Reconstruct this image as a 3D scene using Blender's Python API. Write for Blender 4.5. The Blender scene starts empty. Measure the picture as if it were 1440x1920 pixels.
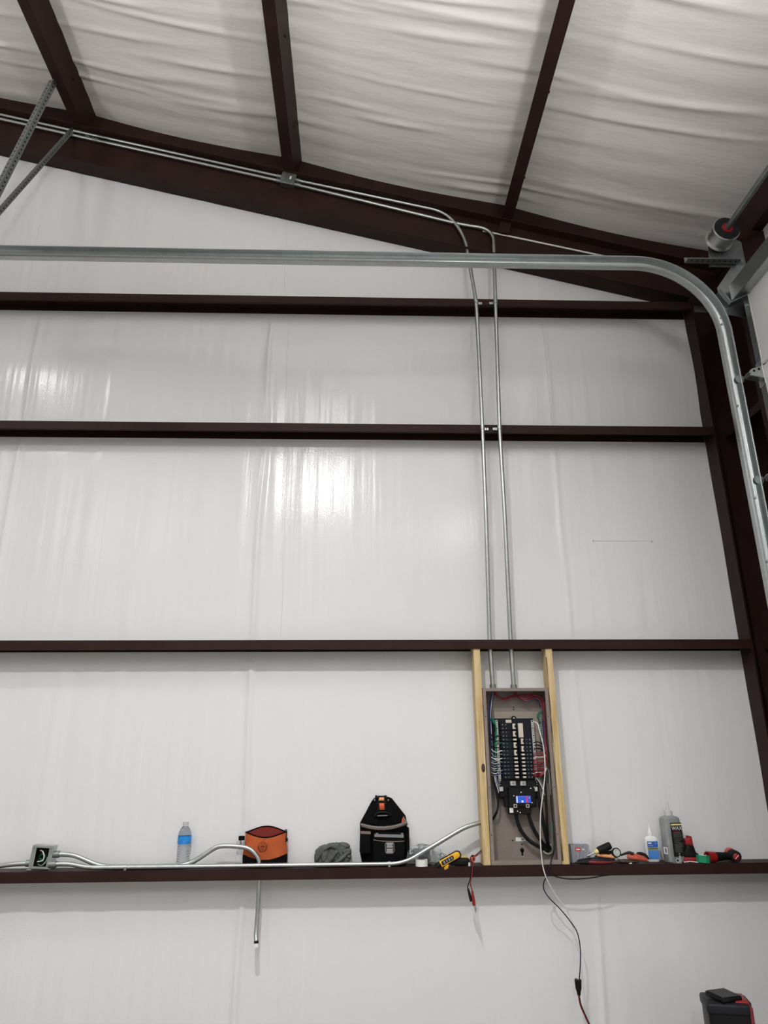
import bpy, bmesh, math, random
from mathutils import Vector, Matrix, noise
from math import sin, cos, pi, radians

random.seed(7)
SC = bpy.context.scene
COL = SC.collection

# ------------------------------------------------------------------ camera
CAM_Z = 1.60
F_PX, PITCH, YAW, ROLL = 1334.1, radians(19.1016), radians(2.1185), radians(-0.43127)
_f = Vector((sin(YAW) * cos(PITCH), cos(YAW) * cos(PITCH), sin(PITCH)))
_r0 = Vector((cos(YAW), -sin(YAW), 0))
_u0 = _r0.cross(_f)
_r = _r0 * cos(ROLL) + _u0 * sin(ROLL)
_u = -_r0 * sin(ROLL) + _u0 * cos(ROLL)
cam_d = bpy.data.cameras.new('camera')
cam_d.sensor_fit = 'VERTICAL'
cam_d.sensor_height = 24.0
cam_d.lens = F_PX / 1920 * 24.0
cam_d.clip_start = 0.05
cam = bpy.data.objects.new('camera', cam_d)
COL.objects.link(cam)
cam.matrix_world = Matrix(((_r.x, _u.x, -_f.x, 0), (_r.y, _u.y, -_f.y, 0), (_r.z, _u.z, -_f.z, CAM_Z), (0, 0, 0, 1)))
SC.camera = cam


def P(px, py, Y):
    """Point of the vertical plane y = Y (metres in front of the camera) seen at a photo pixel."""
    d = _r * (px - 720) + _u * (960 - py) + _f * F_PX
    d = d * (Y / d.y)
    return Vector((d.x, d.y, d.z + CAM_Z))


# ------------------------------------------------------------------ world, lamps and fill lights, exposure
w = bpy.data.worlds.new('world')
SC.world = w
w.use_nodes = True
w.node_tree.nodes['Background'].inputs[0].default_value = (0.9, 0.95, 1.0, 1)
w.node_tree.nodes['Background'].inputs[1].default_value = 0.02
SC.view_settings.view_transform = 'Standard'
SC.view_settings.look = 'None'
SC.view_settings.gamma = 1.0
SC.view_settings.use_curve_mapping = False
SC.view_settings.exposure = -0.08


def lamp(name, loc, power, size=0.22, color=(0.985, 0.995, 1.0)):
    d = bpy.data.lights.new(name, 'AREA')
    d.shape = 'DISK'
    d.size = size
    d.energy = power
    d.color = color
    o = bpy.data.objects.new(name, d)
    COL.objects.link(o)
    o.location = loc
    return o


def light_set(loc, down, up, spill):
    """A light facing down, plus added fill up to the roof and sideways."""
    o = lamp('lamp_or_fill', loc, down)
    o.data.spread = radians(153)
    o = lamp('fill_up', (loc[0], loc[1], loc[2] + 0.06), up)  # upward disc added to brighten the ceiling
    o.rotation_euler = (pi, 0, 0)
    d = bpy.data.lights.new('fill_side', 'POINT')  # point light added as side fill for the upper wall
    d.energy = spill
    d.shadow_soft_size = 0.11
    o = bpy.data.objects.new('fill_side', d)
    COL.objects.link(o)
    o.location = (loc[0], loc[1], loc[2] + 0.02)


light_set((-0.45, 0.85, 4.68), 98, 50, 16)
light_set((-2.95, 2.30, 4.75), 20, 9, 7)
light_set((1.12, 0.60, 4.05), 8, 60, 20)  # unseen fill added to brighten the right ceiling and wall, no known lamp
light_set((-0.50, -5.0, 5.0), 130, 90, 20)  # unseen light added behind the camera as general fill
light_set((-4.20, -4.0, 5.4), 130, 90, 20)  # second fill light added behind the camera

# ------------------------------------------------------------------ materials


def mat(name, col, rough=0.5, metal=0.0, var=0.0, vscale=8.0, bump=0.0, bscale=60.0, stretch=(1, 1, 1), spec=0.5,
        trans=0.0, ior=1.45, alpha=1.0, emit=None, estr=0.0, col2=None, coat=0.0):
    m = bpy.data.materials.new(name)
    m.use_nodes = True
    nt = m.node_tree
    b = nt.nodes['Principled BSDF']
    b.inputs['Base Color'].default_value = (*col, 1)
    b.inputs['Roughness'].default_value = rough
    b.inputs['Metallic'].default_value = metal
    b.inputs['Specular IOR Level'].default_value = spec
    b.inputs['IOR'].default_value = ior
    b.inputs['Transmission Weight'].default_value = trans
    b.inputs['Alpha'].default_value = alpha
    b.inputs['Coat Weight'].default_value = coat
    if emit:
        b.inputs['Emission Color'].default_value = (*emit, 1)
        b.inputs['Emission Strength'].default_value = estr
    if var > 0 or bump > 0 or col2:
        tc = nt.nodes.new('ShaderNodeTexCoord')
        mp = nt.nodes.new('ShaderNodeMapping')
        mp.inputs['Scale'].default_value = stretch
        nt.links.new(tc.outputs['Object'], mp.inputs['Vector'])
    if var > 0 or col2:
        n = nt.nodes.new('ShaderNodeTexNoise')
        n.inputs['Scale'].default_value = vscale
        n.inputs['Detail'].default_value = 4
        nt.links.new(mp.outputs[0], n.inputs['Vector'])
        r = nt.nodes.new('ShaderNodeValToRGB')
        c2 = col2 or tuple(c * (1 - var) for c in col)
        c1 = col if col2 else tuple(min(1, c * (1 + var)) for c in col)
        r.color_ramp.elements[0].color = (*c2, 1)
        r.color_ramp.elements[1].color = (*c1, 1)
        r.color_ramp.elements[0].position = 0.35
        r.color_ramp.elements[1].position = 0.65
        nt.links.new(n.outputs[0], r.inputs[0])
        nt.links.new(r.outputs[0], b.inputs['Base Color'])
    if bump > 0:
        n2 = nt.nodes.new('ShaderNodeTexNoise')
        n2.inputs['Scale'].default_value = bscale
        n2.inputs['Detail'].default_value = 3
        nt.links.new(mp.outputs[0], n2.inputs['Vector'])
        bp = nt.nodes.new('ShaderNodeBump')
        bp.inputs['Strength'].default_value = bump
        bp.inputs['Distance'].default_value = 0.01
        nt.links.new(n2.outputs[0], bp.inputs['Height'])
        nt.links.new(bp.outputs[0], b.inputs['Normal'])
    return m


def vinyl(name, col, rough, streak, bump):
    """White reinforced vinyl facing: streaky relief along one direction plus a fine woven scrim."""
    m = mat(name, col, rough, spec=0.55)
    nt = m.node_tree
    b = nt.nodes['Principled BSDF']
    tc = nt.nodes.new('ShaderNodeTexCoord')
    mp = nt.nodes.new('ShaderNodeMapping')
    mp.inputs['Scale'].default_value = streak
    nt.links.new(tc.outputs['Object'], mp.inputs['Vector'])
    n = nt.nodes.new('ShaderNodeTexNoise')
    n.inputs['Scale'].default_value = 1.0
    n.inputs['Detail'].default_value = 3
    nt.links.new(mp.outputs[0], n.inputs['Vector'])
    s = nt.nodes.new('ShaderNodeTexNoise')
    s.inputs['Scale'].default_value = 160
    s.inputs['Detail'].default_value = 1
    nt.links.new(tc.outputs['Object'], s.inputs['Vector'])
    b1 = nt.nodes.new('ShaderNodeBump')
    b1.inputs['Strength'].default_value = bump
    b1.inputs['Distance'].default_value = 0.02
    nt.links.new(n.outputs[0], b1.inputs['Height'])
    b2 = nt.nodes.new('ShaderNodeBump')
    b2.inputs['Strength'].default_value = 0.12
    b2.inputs['Distance'].default_value = 0.004
    nt.links.new(s.outputs[0], b2.inputs['Height'])
    nt.links.new(b1.outputs[0], b2.inputs['Normal'])
    nt.links.new(b2.outputs[0], b.inputs['Normal'])
    return m


def wood(name):
    m = mat(name, (0.62, 0.47, 0.25), 0.65)
    nt = m.node_tree
    b = nt.nodes['Principled BSDF']
    tc = nt.nodes.new('ShaderNodeTexCoord')
    mp = nt.nodes.new('ShaderNodeMapping')
    mp.inputs['Scale'].default_value = (60, 60, 2.2)
    nt.links.new(tc.outputs['Object'], mp.inputs['Vector'])
    n = nt.nodes.new('ShaderNodeTexNoise')
    n.inputs['Scale'].default_value = 1.6
    n.inputs['Detail'].default_value = 5
    n.inputs['Distortion'].default_value = 0.6
    nt.links.new(mp.outputs[0], n.inputs['Vector'])
    r = nt.nodes.new('ShaderNodeValToRGB')
    e = r.color_ramp.elements
    e[0].position, e[0].color = 0.30, (0.44, 0.29, 0.11, 1)
    e[1].position, e[1].color = 0.60, (0.66, 0.51, 0.28, 1)
    nt.links.new(n.outputs[0], r.inputs[0])
    k = nt.nodes.new('ShaderNodeTexNoise')
    k.inputs['Scale'].default_value = 5.0
    nt.links.new(tc.outputs['Object'], k.inputs['Vector'])
    kr = nt.nodes.new('ShaderNodeValToRGB')
    kr.color_ramp.elements[0].position, kr.color_ramp.elements[0].color = 0.66, (0, 0, 0, 1)
    kr.color_ramp.elements[1].position, kr.color_ramp.elements[1].color = 0.74, (1, 1, 1, 1)
    nt.links.new(k.outputs[0], kr.inputs[0])
    mx = nt.nodes.new('ShaderNodeMixRGB')
    mx.inputs[2].default_value = (0.16, 0.08, 0.03, 1)
    nt.links.new(kr.outputs[0], mx.inputs[0])
    nt.links.new(r.outputs[0], mx.inputs[1])
    nt.links.new(mx.outputs[0], b.inputs['Base Color'])
    return m


M = {}
M['vinyl_wall'] = vinyl('vinyl_wall', (0.77, 0.77, 0.775), 0.19, (22, 22, 0.9), 0.12)
M['vinyl_roof'] = vinyl('vinyl_roof', (0.88, 0.845, 0.81), 0.42, (1.2, 14, 14), 0.25)  # same vinyl as the wall, with warm bounce light put into the colour
M['steel'] = mat('brown_painted_steel', (0.028, 0.0118, 0.0106), 0.5, var=0.12, vscale=5, bump=0.03, spec=0.18)
M['galv'] = mat('galvanised_steel', (0.47, 0.50, 0.50), 0.36, 1.0, var=0.05, vscale=30, bump=0.03, bscale=90)
M['galv_dull'] = mat('dull_galvanised_steel', (0.30, 0.32, 0.32), 0.48, 1.0, var=0.08, vscale=30)
M['emt'] = mat('conduit_steel', (0.50, 0.52, 0.51), 0.36, 1.0, var=0.06, vscale=20)
M['concrete'] = mat('concrete', (0.20, 0.18, 0.165), 0.55, var=0.15, vscale=1.5, bump=0.05)
M['door'] = mat('door_white', (0.86, 0.86, 0.845), 0.45, var=0.02, vscale=3)
M['wood'] = wood('stud_wood')
M['taupe'] = mat('panel_taupe_paint', (0.235, 0.192, 0.168), 0.5, var=0.05, vscale=12)
M['taupe_light'] = mat('panel_light_paint', (0.30, 0.255, 0.21), 0.5)
M['black'] = mat('black_plastic', (0.006, 0.006, 0.007), 0.42, bump=0.02, spec=0.25)
M['breaker'] = mat('breaker_black', (0.008, 0.011, 0.017), 0.4, spec=0.25)
M['beige'] = mat('breaker_toggle_beige', (0.66, 0.58, 0.48), 0.5)
M['lug'] = mat('lug_aluminium', (0.62, 0.62, 0.60), 0.38, 1.0)
M['rubber'] = mat('black_rubber', (0.007, 0.007, 0.008), 0.55, spec=0.25)
M['fabric_black'] = mat('black_canvas', (0.004, 0.004, 0.0048), 0.85, spec=0.12, bump=0.35, bscale=260, var=0.15, vscale=30)
M['orange_fabric'] = mat('orange_canvas', (0.43, 0.085, 0.018), 0.8, bump=0.3, bscale=240, var=0.10, vscale=14)
M['lining'] = mat('dark_red_lining', (0.20, 0.020, 0.014), 0.85, bump=0.2, bscale=200)
M['emblem'] = mat('emblem_print', (0.16, 0.025, 0.008), 0.8)
M['orange'] = mat('orange_plastic', (0.75, 0.13, 0.03), 0.45)
M['pale_orange'] = mat('pale_orange_plastic', (0.80, 0.36, 0.14), 0.45)
M['tan'] = mat('tan_webbing', (0.21, 0.14, 0.115), 0.8, bump=0.2, bscale=300)
M['grey_web'] = mat('grey_webbing', (0.22, 0.22, 0.23), 0.75, bump=0.2, bscale=300)
M['towel'] = mat('grey_terry', (0.115, 0.122, 0.118), 0.95, bump=0.6, bscale=340, var=0.25, vscale=40)
M['yellow'] = mat('yellow_plastic', (0.80, 0.43, 0.02), 0.42)
M['pale_yellow'] = mat('pale_yellow_plastic', (0.62, 0.45, 0.16), 0.5)
M['white'] = mat('white_plastic', (0.78, 0.78, 0.76), 0.4)
M['white_tape'] = mat('white_vinyl_tape', (0.76, 0.74, 0.71), 0.35)
M['wire_white'] = mat('white_wire', (0.72, 0.70, 0.66), 0.4)
M['wire_red'] = mat('red_wire', (0.24, 0.014, 0.022), 0.4)
M['wire_pink'] = mat('faded_red_wire', (0.34, 0.06, 0.08), 0.42)
M['wire_blue'] = mat('blue_wire', (0.035, 0.045, 0.17), 0.4)
M['wire_green'] = mat('green_wire', (0.01, 0.16, 0.09), 0.4)
M['wire_grey'] = mat('grey_wire', (0.25, 0.27, 0.29), 0.4)
M['red'] = mat('red_plastic', (0.28, 0.010, 0.012), 0.38)
M['dark_red'] = mat('dark_red_grip', (0.16, 0.012, 0.016), 0.45)
M['coral'] = mat('worn_red_grip', (0.48, 0.09, 0.05), 0.5, var=0.2, vscale=60)
M['green_tape'] = mat('green_tape', (0.01, 0.25, 0.13), 0.3)
M['grey_plastic'] = mat('grey_plastic', (0.16, 0.17, 0.19), 0.5)
M['navy'] = mat('navy_grip', (0.008, 0.009, 0.018), 0.5, spec=0.25)
M['brown_tool'] = mat('oily_tool_steel', (0.07, 0.05, 0.035), 0.5, 0.6, var=0.4, vscale=60)
M['pale_green'] = mat('pale_green_tape', (0.42, 0.48, 0.43), 0.5)
M['label_blue'] = mat('blue_label', (0.02, 0.10, 0.42), 0.4)
M['label_light_blue'] = mat('light_blue_label', (0.05, 0.22, 0.60), 0.4)
M['label_olive'] = mat('olive_label', (0.24, 0.26, 0.15), 0.4)
M['label_black'] = mat('black_label', (0.010, 0.010, 0.010), 0.4)
M['label_grey'] = mat('grey_print', (0.16, 0.16, 0.15), 0.5)
M['label_yellow'] = mat('yellow_print', (0.80, 0.68, 0.25), 0.45)
M['label_white'] = mat('white_print', (0.78, 0.78, 0.77), 0.45)
M['label_red'] = mat('red_print', (0.55, 0.05, 0.03), 0.45)
M['box_grey'] = mat('grey_carton', (0.17, 0.18, 0.21), 0.55, col2=(0.34, 0.35, 0.38), vscale=1.0, stretch=(260, 260, 18))
M['water_label'] = mat('water_blue_label', (0.02, 0.25, 0.66), 0.35, var=0.2, vscale=40)
M['plastic_clear'] = mat('clear_plastic', (0.93, 0.95, 0.95), 0.08, trans=0.92, ior=1.2, bump=0.25, bscale=70)
M['water'] = mat('clear_bottle', (0.95, 0.97, 0.98), 0.04, trans=1.0, ior=1.22)
M['gel'] = mat('grey_gel_bottle', (0.40, 0.42, 0.42), 0.25, trans=0.35, ior=1.3, var=0.12, vscale=20)
M['clear_cap'] = mat('frosted_cap', (0.70, 0.72, 0.71), 0.35, trans=0.35, ior=1.3)
M['screen'] = mat('lit_blue_label', (0.02, 0.08, 0.5), 0.3, emit=(0.02, 0.10, 0.75), estr=0.35)
M['screen_white'] = mat('lit_white_mark', (0.6, 0.7, 0.9), 0.3, emit=(0.45, 0.60, 1.0), estr=0.4)
M['screen_red'] = mat('lit_red_band', (0.5, 0.03, 0.12), 0.3, emit=(0.75, 0.05, 0.18), estr=0.3)
M['glassy_black'] = mat('dark_glass', (0.016, 0.017, 0.017), 0.35, spec=0.3)
M['dark_grey'] = mat('charcoal_plastic', (0.014, 0.015, 0.018), 0.5, spec=0.25)
M['brass'] = mat('brass', (0.45, 0.32, 0.12), 0.4, 1.0)
M['seam'] = mat('seam_tape', (0.62, 0.61, 0.60), 0.5)
M['tear'] = mat('tear_dark', (0.42, 0.40, 0.39), 0.7)

# ------------------------------------------------------------------ mesh helpers


def new():
    return bmesh.new()


def box(bm, x0, x1, y0, y1, z0, z1, mtx=None):
    vs = [bm.verts.new((x, y, z)) for x in (x0, x1) for y in (y0, y1) for z in (z0, z1)]
    for f in ((0, 1, 3, 2), (4, 6, 7, 5), (0, 4, 5, 1), (2, 3, 7, 6), (0, 2, 6, 4), (1, 5, 7, 3)):
        bm.faces.new([vs[i] for i in f])
    if mtx:
        for v in vs:
            v.co = mtx @ v.co
    return vs


def rbox(bm, x0, x1, y0, y1, z0, z1, r=0.003, seg=2, mtx=None):
    b2 = bmesh.new()
    box(b2, x0, x1, y0, y1, z0, z1)
    bmesh.ops.recalc_face_normals(b2, faces=b2.faces)
    bmesh.ops.bevel(b2, geom=b2.edges[:], offset=r, segments=seg, affect='EDGES', profile=0.5)
    merge(bm, b2, mtx)


def merge(bm, b2, mtx=None):
    mp = {}
    for v in b2.verts:
        mp[v] = bm.verts.new(mtx @ v.co if mtx else v.co)
    for f in b2.faces:
        try:
            bm.faces.new([mp[v] for v in f.verts])
        except ValueError:
            pass
    b2.free()


def prism(bm, poly, y0, y1, mtx=None, inset=0):
    """Polygon of (x, z) points extruded from y0 to y1."""
    a = [bm.verts.new((x, y0, z)) for x, z in poly]
    b = [bm.verts.new((x, y1, z)) for x, z in poly]
    n = len(poly)
    bm.faces.new(a)
    bm.faces.new(b[::-1])
    for i in range(n):
        bm.faces.new((a[i], b[i], b[(i + 1) % n], a[(i + 1) % n]))
    if mtx:
        for v in a + b:
            v.co = mtx @ v.co
    return a + b


def rprism(bm, poly, y0, y1, r=0.003, seg=2, mtx=None):
    b2 = bmesh.new()
    prism(b2, poly, y0, y1)
    bmesh.ops.recalc_face_normals(b2, faces=b2.faces)
    bmesh.ops.bevel(b2, geom=b2.edges[:], offset=r, segments=seg, affect='EDGES', profile=0.5)
    merge(bm, b2, mtx)


def spline(pts, k=8):
    pts = [Vector(p) for p in pts]
    out = []
    n = len(pts)
    for i in range(n - 1):
        p0, p1, p2, p3 = pts[max(i - 1, 0)], pts[i], pts[i + 1], pts[min(i + 2, n - 1)]
        for j in range(k):
            t = j / k
            out.append(0.5 * ((2 * p1) + (p2 - p0) * t + (2 * p0 - 5 * p1 + 4 * p2 - p3) * t * t + (3 * p1 - p0 - 3 * p2 + p3) * t ** 3))
    out.append(pts[-1])
    return out


def fillet(pts, r, k=6):
    """Polyline with its corners rounded: pipe bends."""
    pts = [Vector(p) for p in pts]
    out = [pts[0]]
    for i in range(1, len(pts) - 1):
        a, b, c = pts[i - 1], pts[i], pts[i + 1]
        d1, d2 = (a - b), (c - b)
        l = min(r, d1.length * 0.48, d2.length * 0.48)
        s, e = b + d1.normalized() * l, b + d2.normalized() * l
        for j in range(k + 1):
            t = j / k
            out.append(s * (1 - t) ** 2 + b * 2 * t * (1 - t) + e * t * t)
    out.append(pts[-1])
    return out


def tube(bm, pts, r, n=10, caps=True):
    pts = [Vector(p) for p in pts]
    rs = r if isinstance(r, (list, tuple)) else [r] * len(pts)
    t0 = (pts[1] - pts[0]).normalized()
    up = Vector((0, 0, 1)) if abs(t0.z) < 0.9 else Vector((1, 0, 0))
    nrm = (up - t0 * up.dot(t0)).normalized()
    rings = []
    for i, p in enumerate(pts):
        t = (pts[min(i + 1, len(pts) - 1)] - pts[max(i - 1, 0)]).normalized()
        nrm = (nrm - t * nrm.dot(t))
        nrm = nrm.normalized() if nrm.length > 1e-6 else t.orthogonal().normalized()
        bn = t.cross(nrm)
        rings.append([bm.verts.new(p + (nrm * cos(2 * pi * j / n) + bn * sin(2 * pi * j / n)) * rs[i]) for j in range(n)])
    for a, b in zip(rings, rings[1:]):
        for j in range(n):
            bm.faces.new((a[j], a[(j + 1) % n], b[(j + 1) % n], b[j]))
    if caps:
        bm.faces.new(rings[0][::-1])
        bm.faces.new(rings[-1])


def lathe(bm, prof, n=24, mtx=None, sx=1.0, sy=1.0, close=True):
    rings = []
    for r, z in prof:
        ring = []
        for j in range(n):
            v = Vector((r * cos(2 * pi * j / n) * sx, r * sin(2 * pi * j / n) * sy, z))
            ring.append(bm.verts.new(mtx @ v if mtx else v))
        rings.append(ring)
    for a, b in zip(rings, rings[1:]):
        for j in range(n):
            bm.faces.new((a[j], a[(j + 1) % n], b[(j + 1) % n], b[j]))
    if close:
        bm.faces.new(rings[0][::-1])
        bm.faces.new(rings[-1])
    return rings


def ring_solid(bm, r0, r1, h, n=28, mtx=None):
    """A tube section: inner radius r0, outer r1, height h along local z."""
    rr = lathe(bm, [(r0, 0), (r1, 0), (r1, h), (r0, h)], n, mtx, close=False)
    for j in range(n):
        bm.faces.new((rr[3][j], rr[3][(j + 1) % n], rr[0][(j + 1) % n], rr[0][j]))


def cyl(bm, a, b, r, n=14):
    tube(bm, [a, b], r, n)


def loft(bm, rings, close_u=True, cap0=True, cap1=True):
    vs = [[bm.verts.new(p) for p in ring] for ring in rings]
    n = len(vs[0])
    for a, b in zip(vs, vs[1:]):
        for j in range(n if close_u else n - 1):
            bm.faces.new((a[j], a[(j + 1) % n], b[(j + 1) % n], b[j]))
    if cap0:
        bm.faces.new(vs[0][::-1])
    if cap1:
        bm.faces.new(vs[-1])


def se(a, b, e, n=28):
    """Super-ellipse outline (rounded rectangle) as x, y pairs."""
    out = []
    for j in range(n):
        t = 2 * pi * j / n
        c, s = cos(t), sin(t)
        out.append((a * abs(c) ** (2 / e) * (1 if c >= 0 else -1), b * abs(s) ** (2 / e) * (1 if s >= 0 else -1)))
    return out


def origin_of(par):
    o = Vector((0, 0, 0))
    while par is not None:
        o = o + Vector(par.location)
        par = par.parent
    return o


def obj(name, bm, material, parent=None, smooth=False, origin=None, auto=None):
    """Links a bmesh authored in world coordinates as ONE mesh object under its parent."""
    bmesh.ops.recalc_face_normals(bm, faces=bm.faces)
    off = origin_of(parent) if parent is not None else Vector(origin or (0, 0, 0))
    if off.length > 0:
        for v in bm.verts:
            v.co -= off
    me = bpy.data.meshes.new(name)
    bm.to_mesh(me)
    bm.free()
    me.materials.append(M[material] if isinstance(material, str) else material)
    if smooth:
        for p in me.polygons:
            p.use_smooth = True
        me.set_sharp_from_angle(angle=radians(auto or 40))
    o = bpy.data.objects.new(name, me)
    COL.objects.link(o)
    if parent is not None:
        o.parent = parent
    elif origin is not None:
        o.location = origin
    return o


def inst(src, loc, parent, name=None):
    """Copy sharing mesh data, placed at a world location."""
    o = src.copy()
    if name:
        o.name = name
    COL.objects.link(o)
    o.parent = parent
    o.location = Vector(loc) - origin_of(parent)
    return o


def tag(o, label, cat, group=None, kind=None):
    o['label'] = label
    if cat:
        o['category'] = cat
    if group:
        o['group'] = group
    if kind:
        o['kind'] = kind
    return o


def thing(name, label, cat, loc, group=None):
    o = bpy.data.objects.new(name, None)
    o.empty_display_size = 0.05
    COL.objects.link(o)
    o.location = loc
    return tag(o, label, cat, group)


def struct(o, label=None):
    o['kind'] = 'structure'
    if label:
        o['label'] = label
    return o


def text(name, s, size, material, parent, mtx, depth=0.0004):
    c = bpy.data.curves.new(name, 'FONT')
    c.body = s
    c.size = size
    c.align_x = 'CENTER'
    c.align_y = 'CENTER'
    c.extrude = depth
    t = bpy.data.objects.new(name + '_tmp', c)
    COL.objects.link(t)
    dg = bpy.context.evaluated_depsgraph_get()
    me = bpy.data.meshes.new_from_object(t.evaluated_get(dg))
    bpy.data.objects.remove(t)
    me.transform(Matrix.Translation(-origin_of(parent)) @ mtx)
    me.materials.clear()
    me.materials.append(M[material])
    me.name = name
    o = bpy.data.objects.new(name, me)
    COL.objects.link(o)
    o.parent = parent
    return o


FACE = Matrix.Rotation(radians(90), 4, 'X')   # text plane -> facing -Y


def face_at(p, rz=0.0, tilt=0.0):
    return Matrix.Translation(p) @ Matrix.Rotation(rz, 4, 'Z') @ Matrix.Rotation(tilt, 4, 'Y') @ FACE


# ------------------------------------------------------------------ dimensions of the building
YF, YW, YM = 4.025, 4.165, 4.095       # front of girts, face of the wall insulation, webs of the frame
ZS = 1.074                              # top of the lowest girt, used as a shelf
GIRTS = (ZS, 2.232, 3.578, 4.513)       # girt tops
FL = 0.051                              # flange drop
XC = 2.250                              # inner flange of the corner column
X_OUT = 2.56                            # inside face of the side wall
S14 = 0.252                             # roof slope


def z_raf_top(x):
    return 5.447 - S14 * x


def z_raf_bot(x):
    return 5.120 - S14 * x


def z_roof(x):
    return z_raf_top(x) + 0.206


# ------------------------------------------------------------------ room shell
def wall_y(x, z):
    """Relief of the faced insulation: bulges between girts, vertical pulls and seam folds."""
    zz = [0.0] + list(GIRTS) + [6.2]
    y = 0.0
    fpin = 0.0
    free = 1.0
    top = False
    for a, b in zip(zz, zz[1:]):
        if a <= z <= b:
            t = (z - a) / (b - a)
            amp = (0.022 if a > 3 else 0.010) if b < 6 else 0.003
            y -= amp * sin(pi * t) ** 2
            fpin = max(0.0, 1 - min(t, 1 - t) * (b - a) / 0.28)
            free = max(0.0, min(1.0, min(z - a, b - 0.066 - z) / 0.09)) if b < 6 else min(1.0, (z - a) / 0.09)
            top = b > 6
    left = min(1.0, max(0.0, (-0.2 - x) / 1.2))
    n1 = noise.noise(Vector((x * 13.0, z * 0.45, 3.1)))
    n2 = noise.noise(Vector((x * 34.0, z * 0.8, 9.7)))
    y += n1 * (0.0016 + 0.0035 * left + 0.003 * fpin)
    y += n2 * (0.0005 + 0.0012 * left + 0.0012 * fpin)
    for sx, wd, am in SEAMS:
        d = (x + 0.02 * noise.noise(Vector((z * 1.3, sx, 0)))) - sx
        if abs(d) < 4 * wd:
            y -= am * math.exp(-(d / wd) ** 2) * (0.35 if top else 1.0)
    return YW - 0.002 + (min(0.0, y) - 0.002) * free


SEAMS = ((P(490, 960, YW).x, 0.015, 0.016), (P(1052, 1000, YW).x, 0.012, 0.007), (P(62, 700, YW).x, 0.014, 0.009))


def grid(xs, zs, fn):
    bm = new()
    vs = [[bm.verts.new(fn(x, z)) for z in zs] for x in xs]
    for i in range(len(xs) - 1):
        for j in range(len(zs) - 1):
            bm.faces.new((vs[i][j], vs[i + 1][j], vs[i + 1][j + 1], vs[i][j + 1]))
    return bm


def frange(a, b, s):
    n = max(1, int(round((b - a) / s)))
    return [a + (b - a) * i / n for i in range(n + 1)]


xs = frange(-8.0, -3.2, 0.2) + frange(-3.19, 2.62, 0.0125)
zs = frange(0.0, 6.0, 0.05)
zs = sorted(set([round(v, 4) for v in zs]))


def wall_fn(x, z):
    top = z_roof(x) + 0.02
    zz = min(z, top) if z < 6.0 else max(z, top)
    return (x, wall_y(x, min(z, 6.0)), top * z / 6.0 if x < -2.2 else z)


def wall_plain(x, z):
    zt = z * (z_roof(x) + 0.03) / 6.0
    return (x, wall_y(x, zt), zt)


wall_back = struct(obj('wall_back', grid(xs, zs, wall_plain), 'vinyl_wall', smooth=True, auto=180),
                   'white faced insulation wall behind the brown girts')
# taped slit and thin roll joints on the back wall
bm = new()
a, b = P(1112, 1014, YW - 0.012), P(1222, 1015, YW - 0.012)
sl = [Vector((x, wall_y(x, a.z) - 0.0004, a.z - 0.0015 * sin(9 * x))) for x in frange(a.x, b.x, 0.0125)]
tube(bm, sl, 0.0013, 5)
obj('slit', bm, 'seam', wall_back)
for e in (a, b):
    bm = new()
    yy = wall_y(e.x, e.z)
    rbox(bm, e.x - 0.004, e.x + 0.004, yy - 0.002, yy + 0.003, e.z - 0.006, e.z + 0.005, 0.001)
    obj('slit_patch', bm, 'tear', wall_back)
for px, py0, py1 in ((538, 420, 548), (540, 600, 795), (536, 835, 1195), (66, 420, 545), (1022, 602, 797)):
    bm = new()
    q0, q1 = P(px, py0, YW), P(px - 4 if px < 700 else px + 4, py1, YW)
    xm = (q0.x + q1.x) / 2
    pts = [Vector((xm + 0.004 * noise.noise(Vector((z * 3, px, 0))), wall_y(xm, z) + 0.0005, z)) for z in frange(q1.z, q0.z, 0.05)]
    tube(bm, pts, 0.0016, 5)
    obj('joint', bm, 'seam', wall_back)

# roof insulation: sags between the purlins, wrinkles run down the slope
WR = []
rw = random.Random(3)
for i in range(85):
    WR.append((rw.uniform(1.0, 4.1), rw.uniform(-0.10, 0.02), rw.uniform(-3.6, 2.4), rw.uniform(0.25, 0.9),
               rw.uniform(0.012, 0.030), rw.uniform(0.004, 0.012)))
PURL_X = (-2.055, -0.515, 1.035)


def roof_fn(x, y):
    z = z_roof(x)
    # sag between purlins
    px = [-5.15, -3.6] + list(PURL_X) + [2.6]
    for a, b in zip(px, px[1:]):
        if a <= x <= b:
            z -= 0.035 * sin(pi * (x - a) / (b - a))
    if y > 0.4:
        for wy, sl, cx, ln, wd, am in WR:
            d = y - (wy + sl * (x - cx))
            if abs(d) < 3 * wd:
                u = (x - cx) / ln
                if abs(u) < 1.6:
                    z -= am * math.exp(-(d / wd) ** 2) * math.exp(-u * u * 1.6)
        z -= 0.006 * noise.noise(Vector((x * 0.8, y * 9, 2.0)))
        if y > 4.0:
            z -= 0.0
    return (x, y, z)


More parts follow.
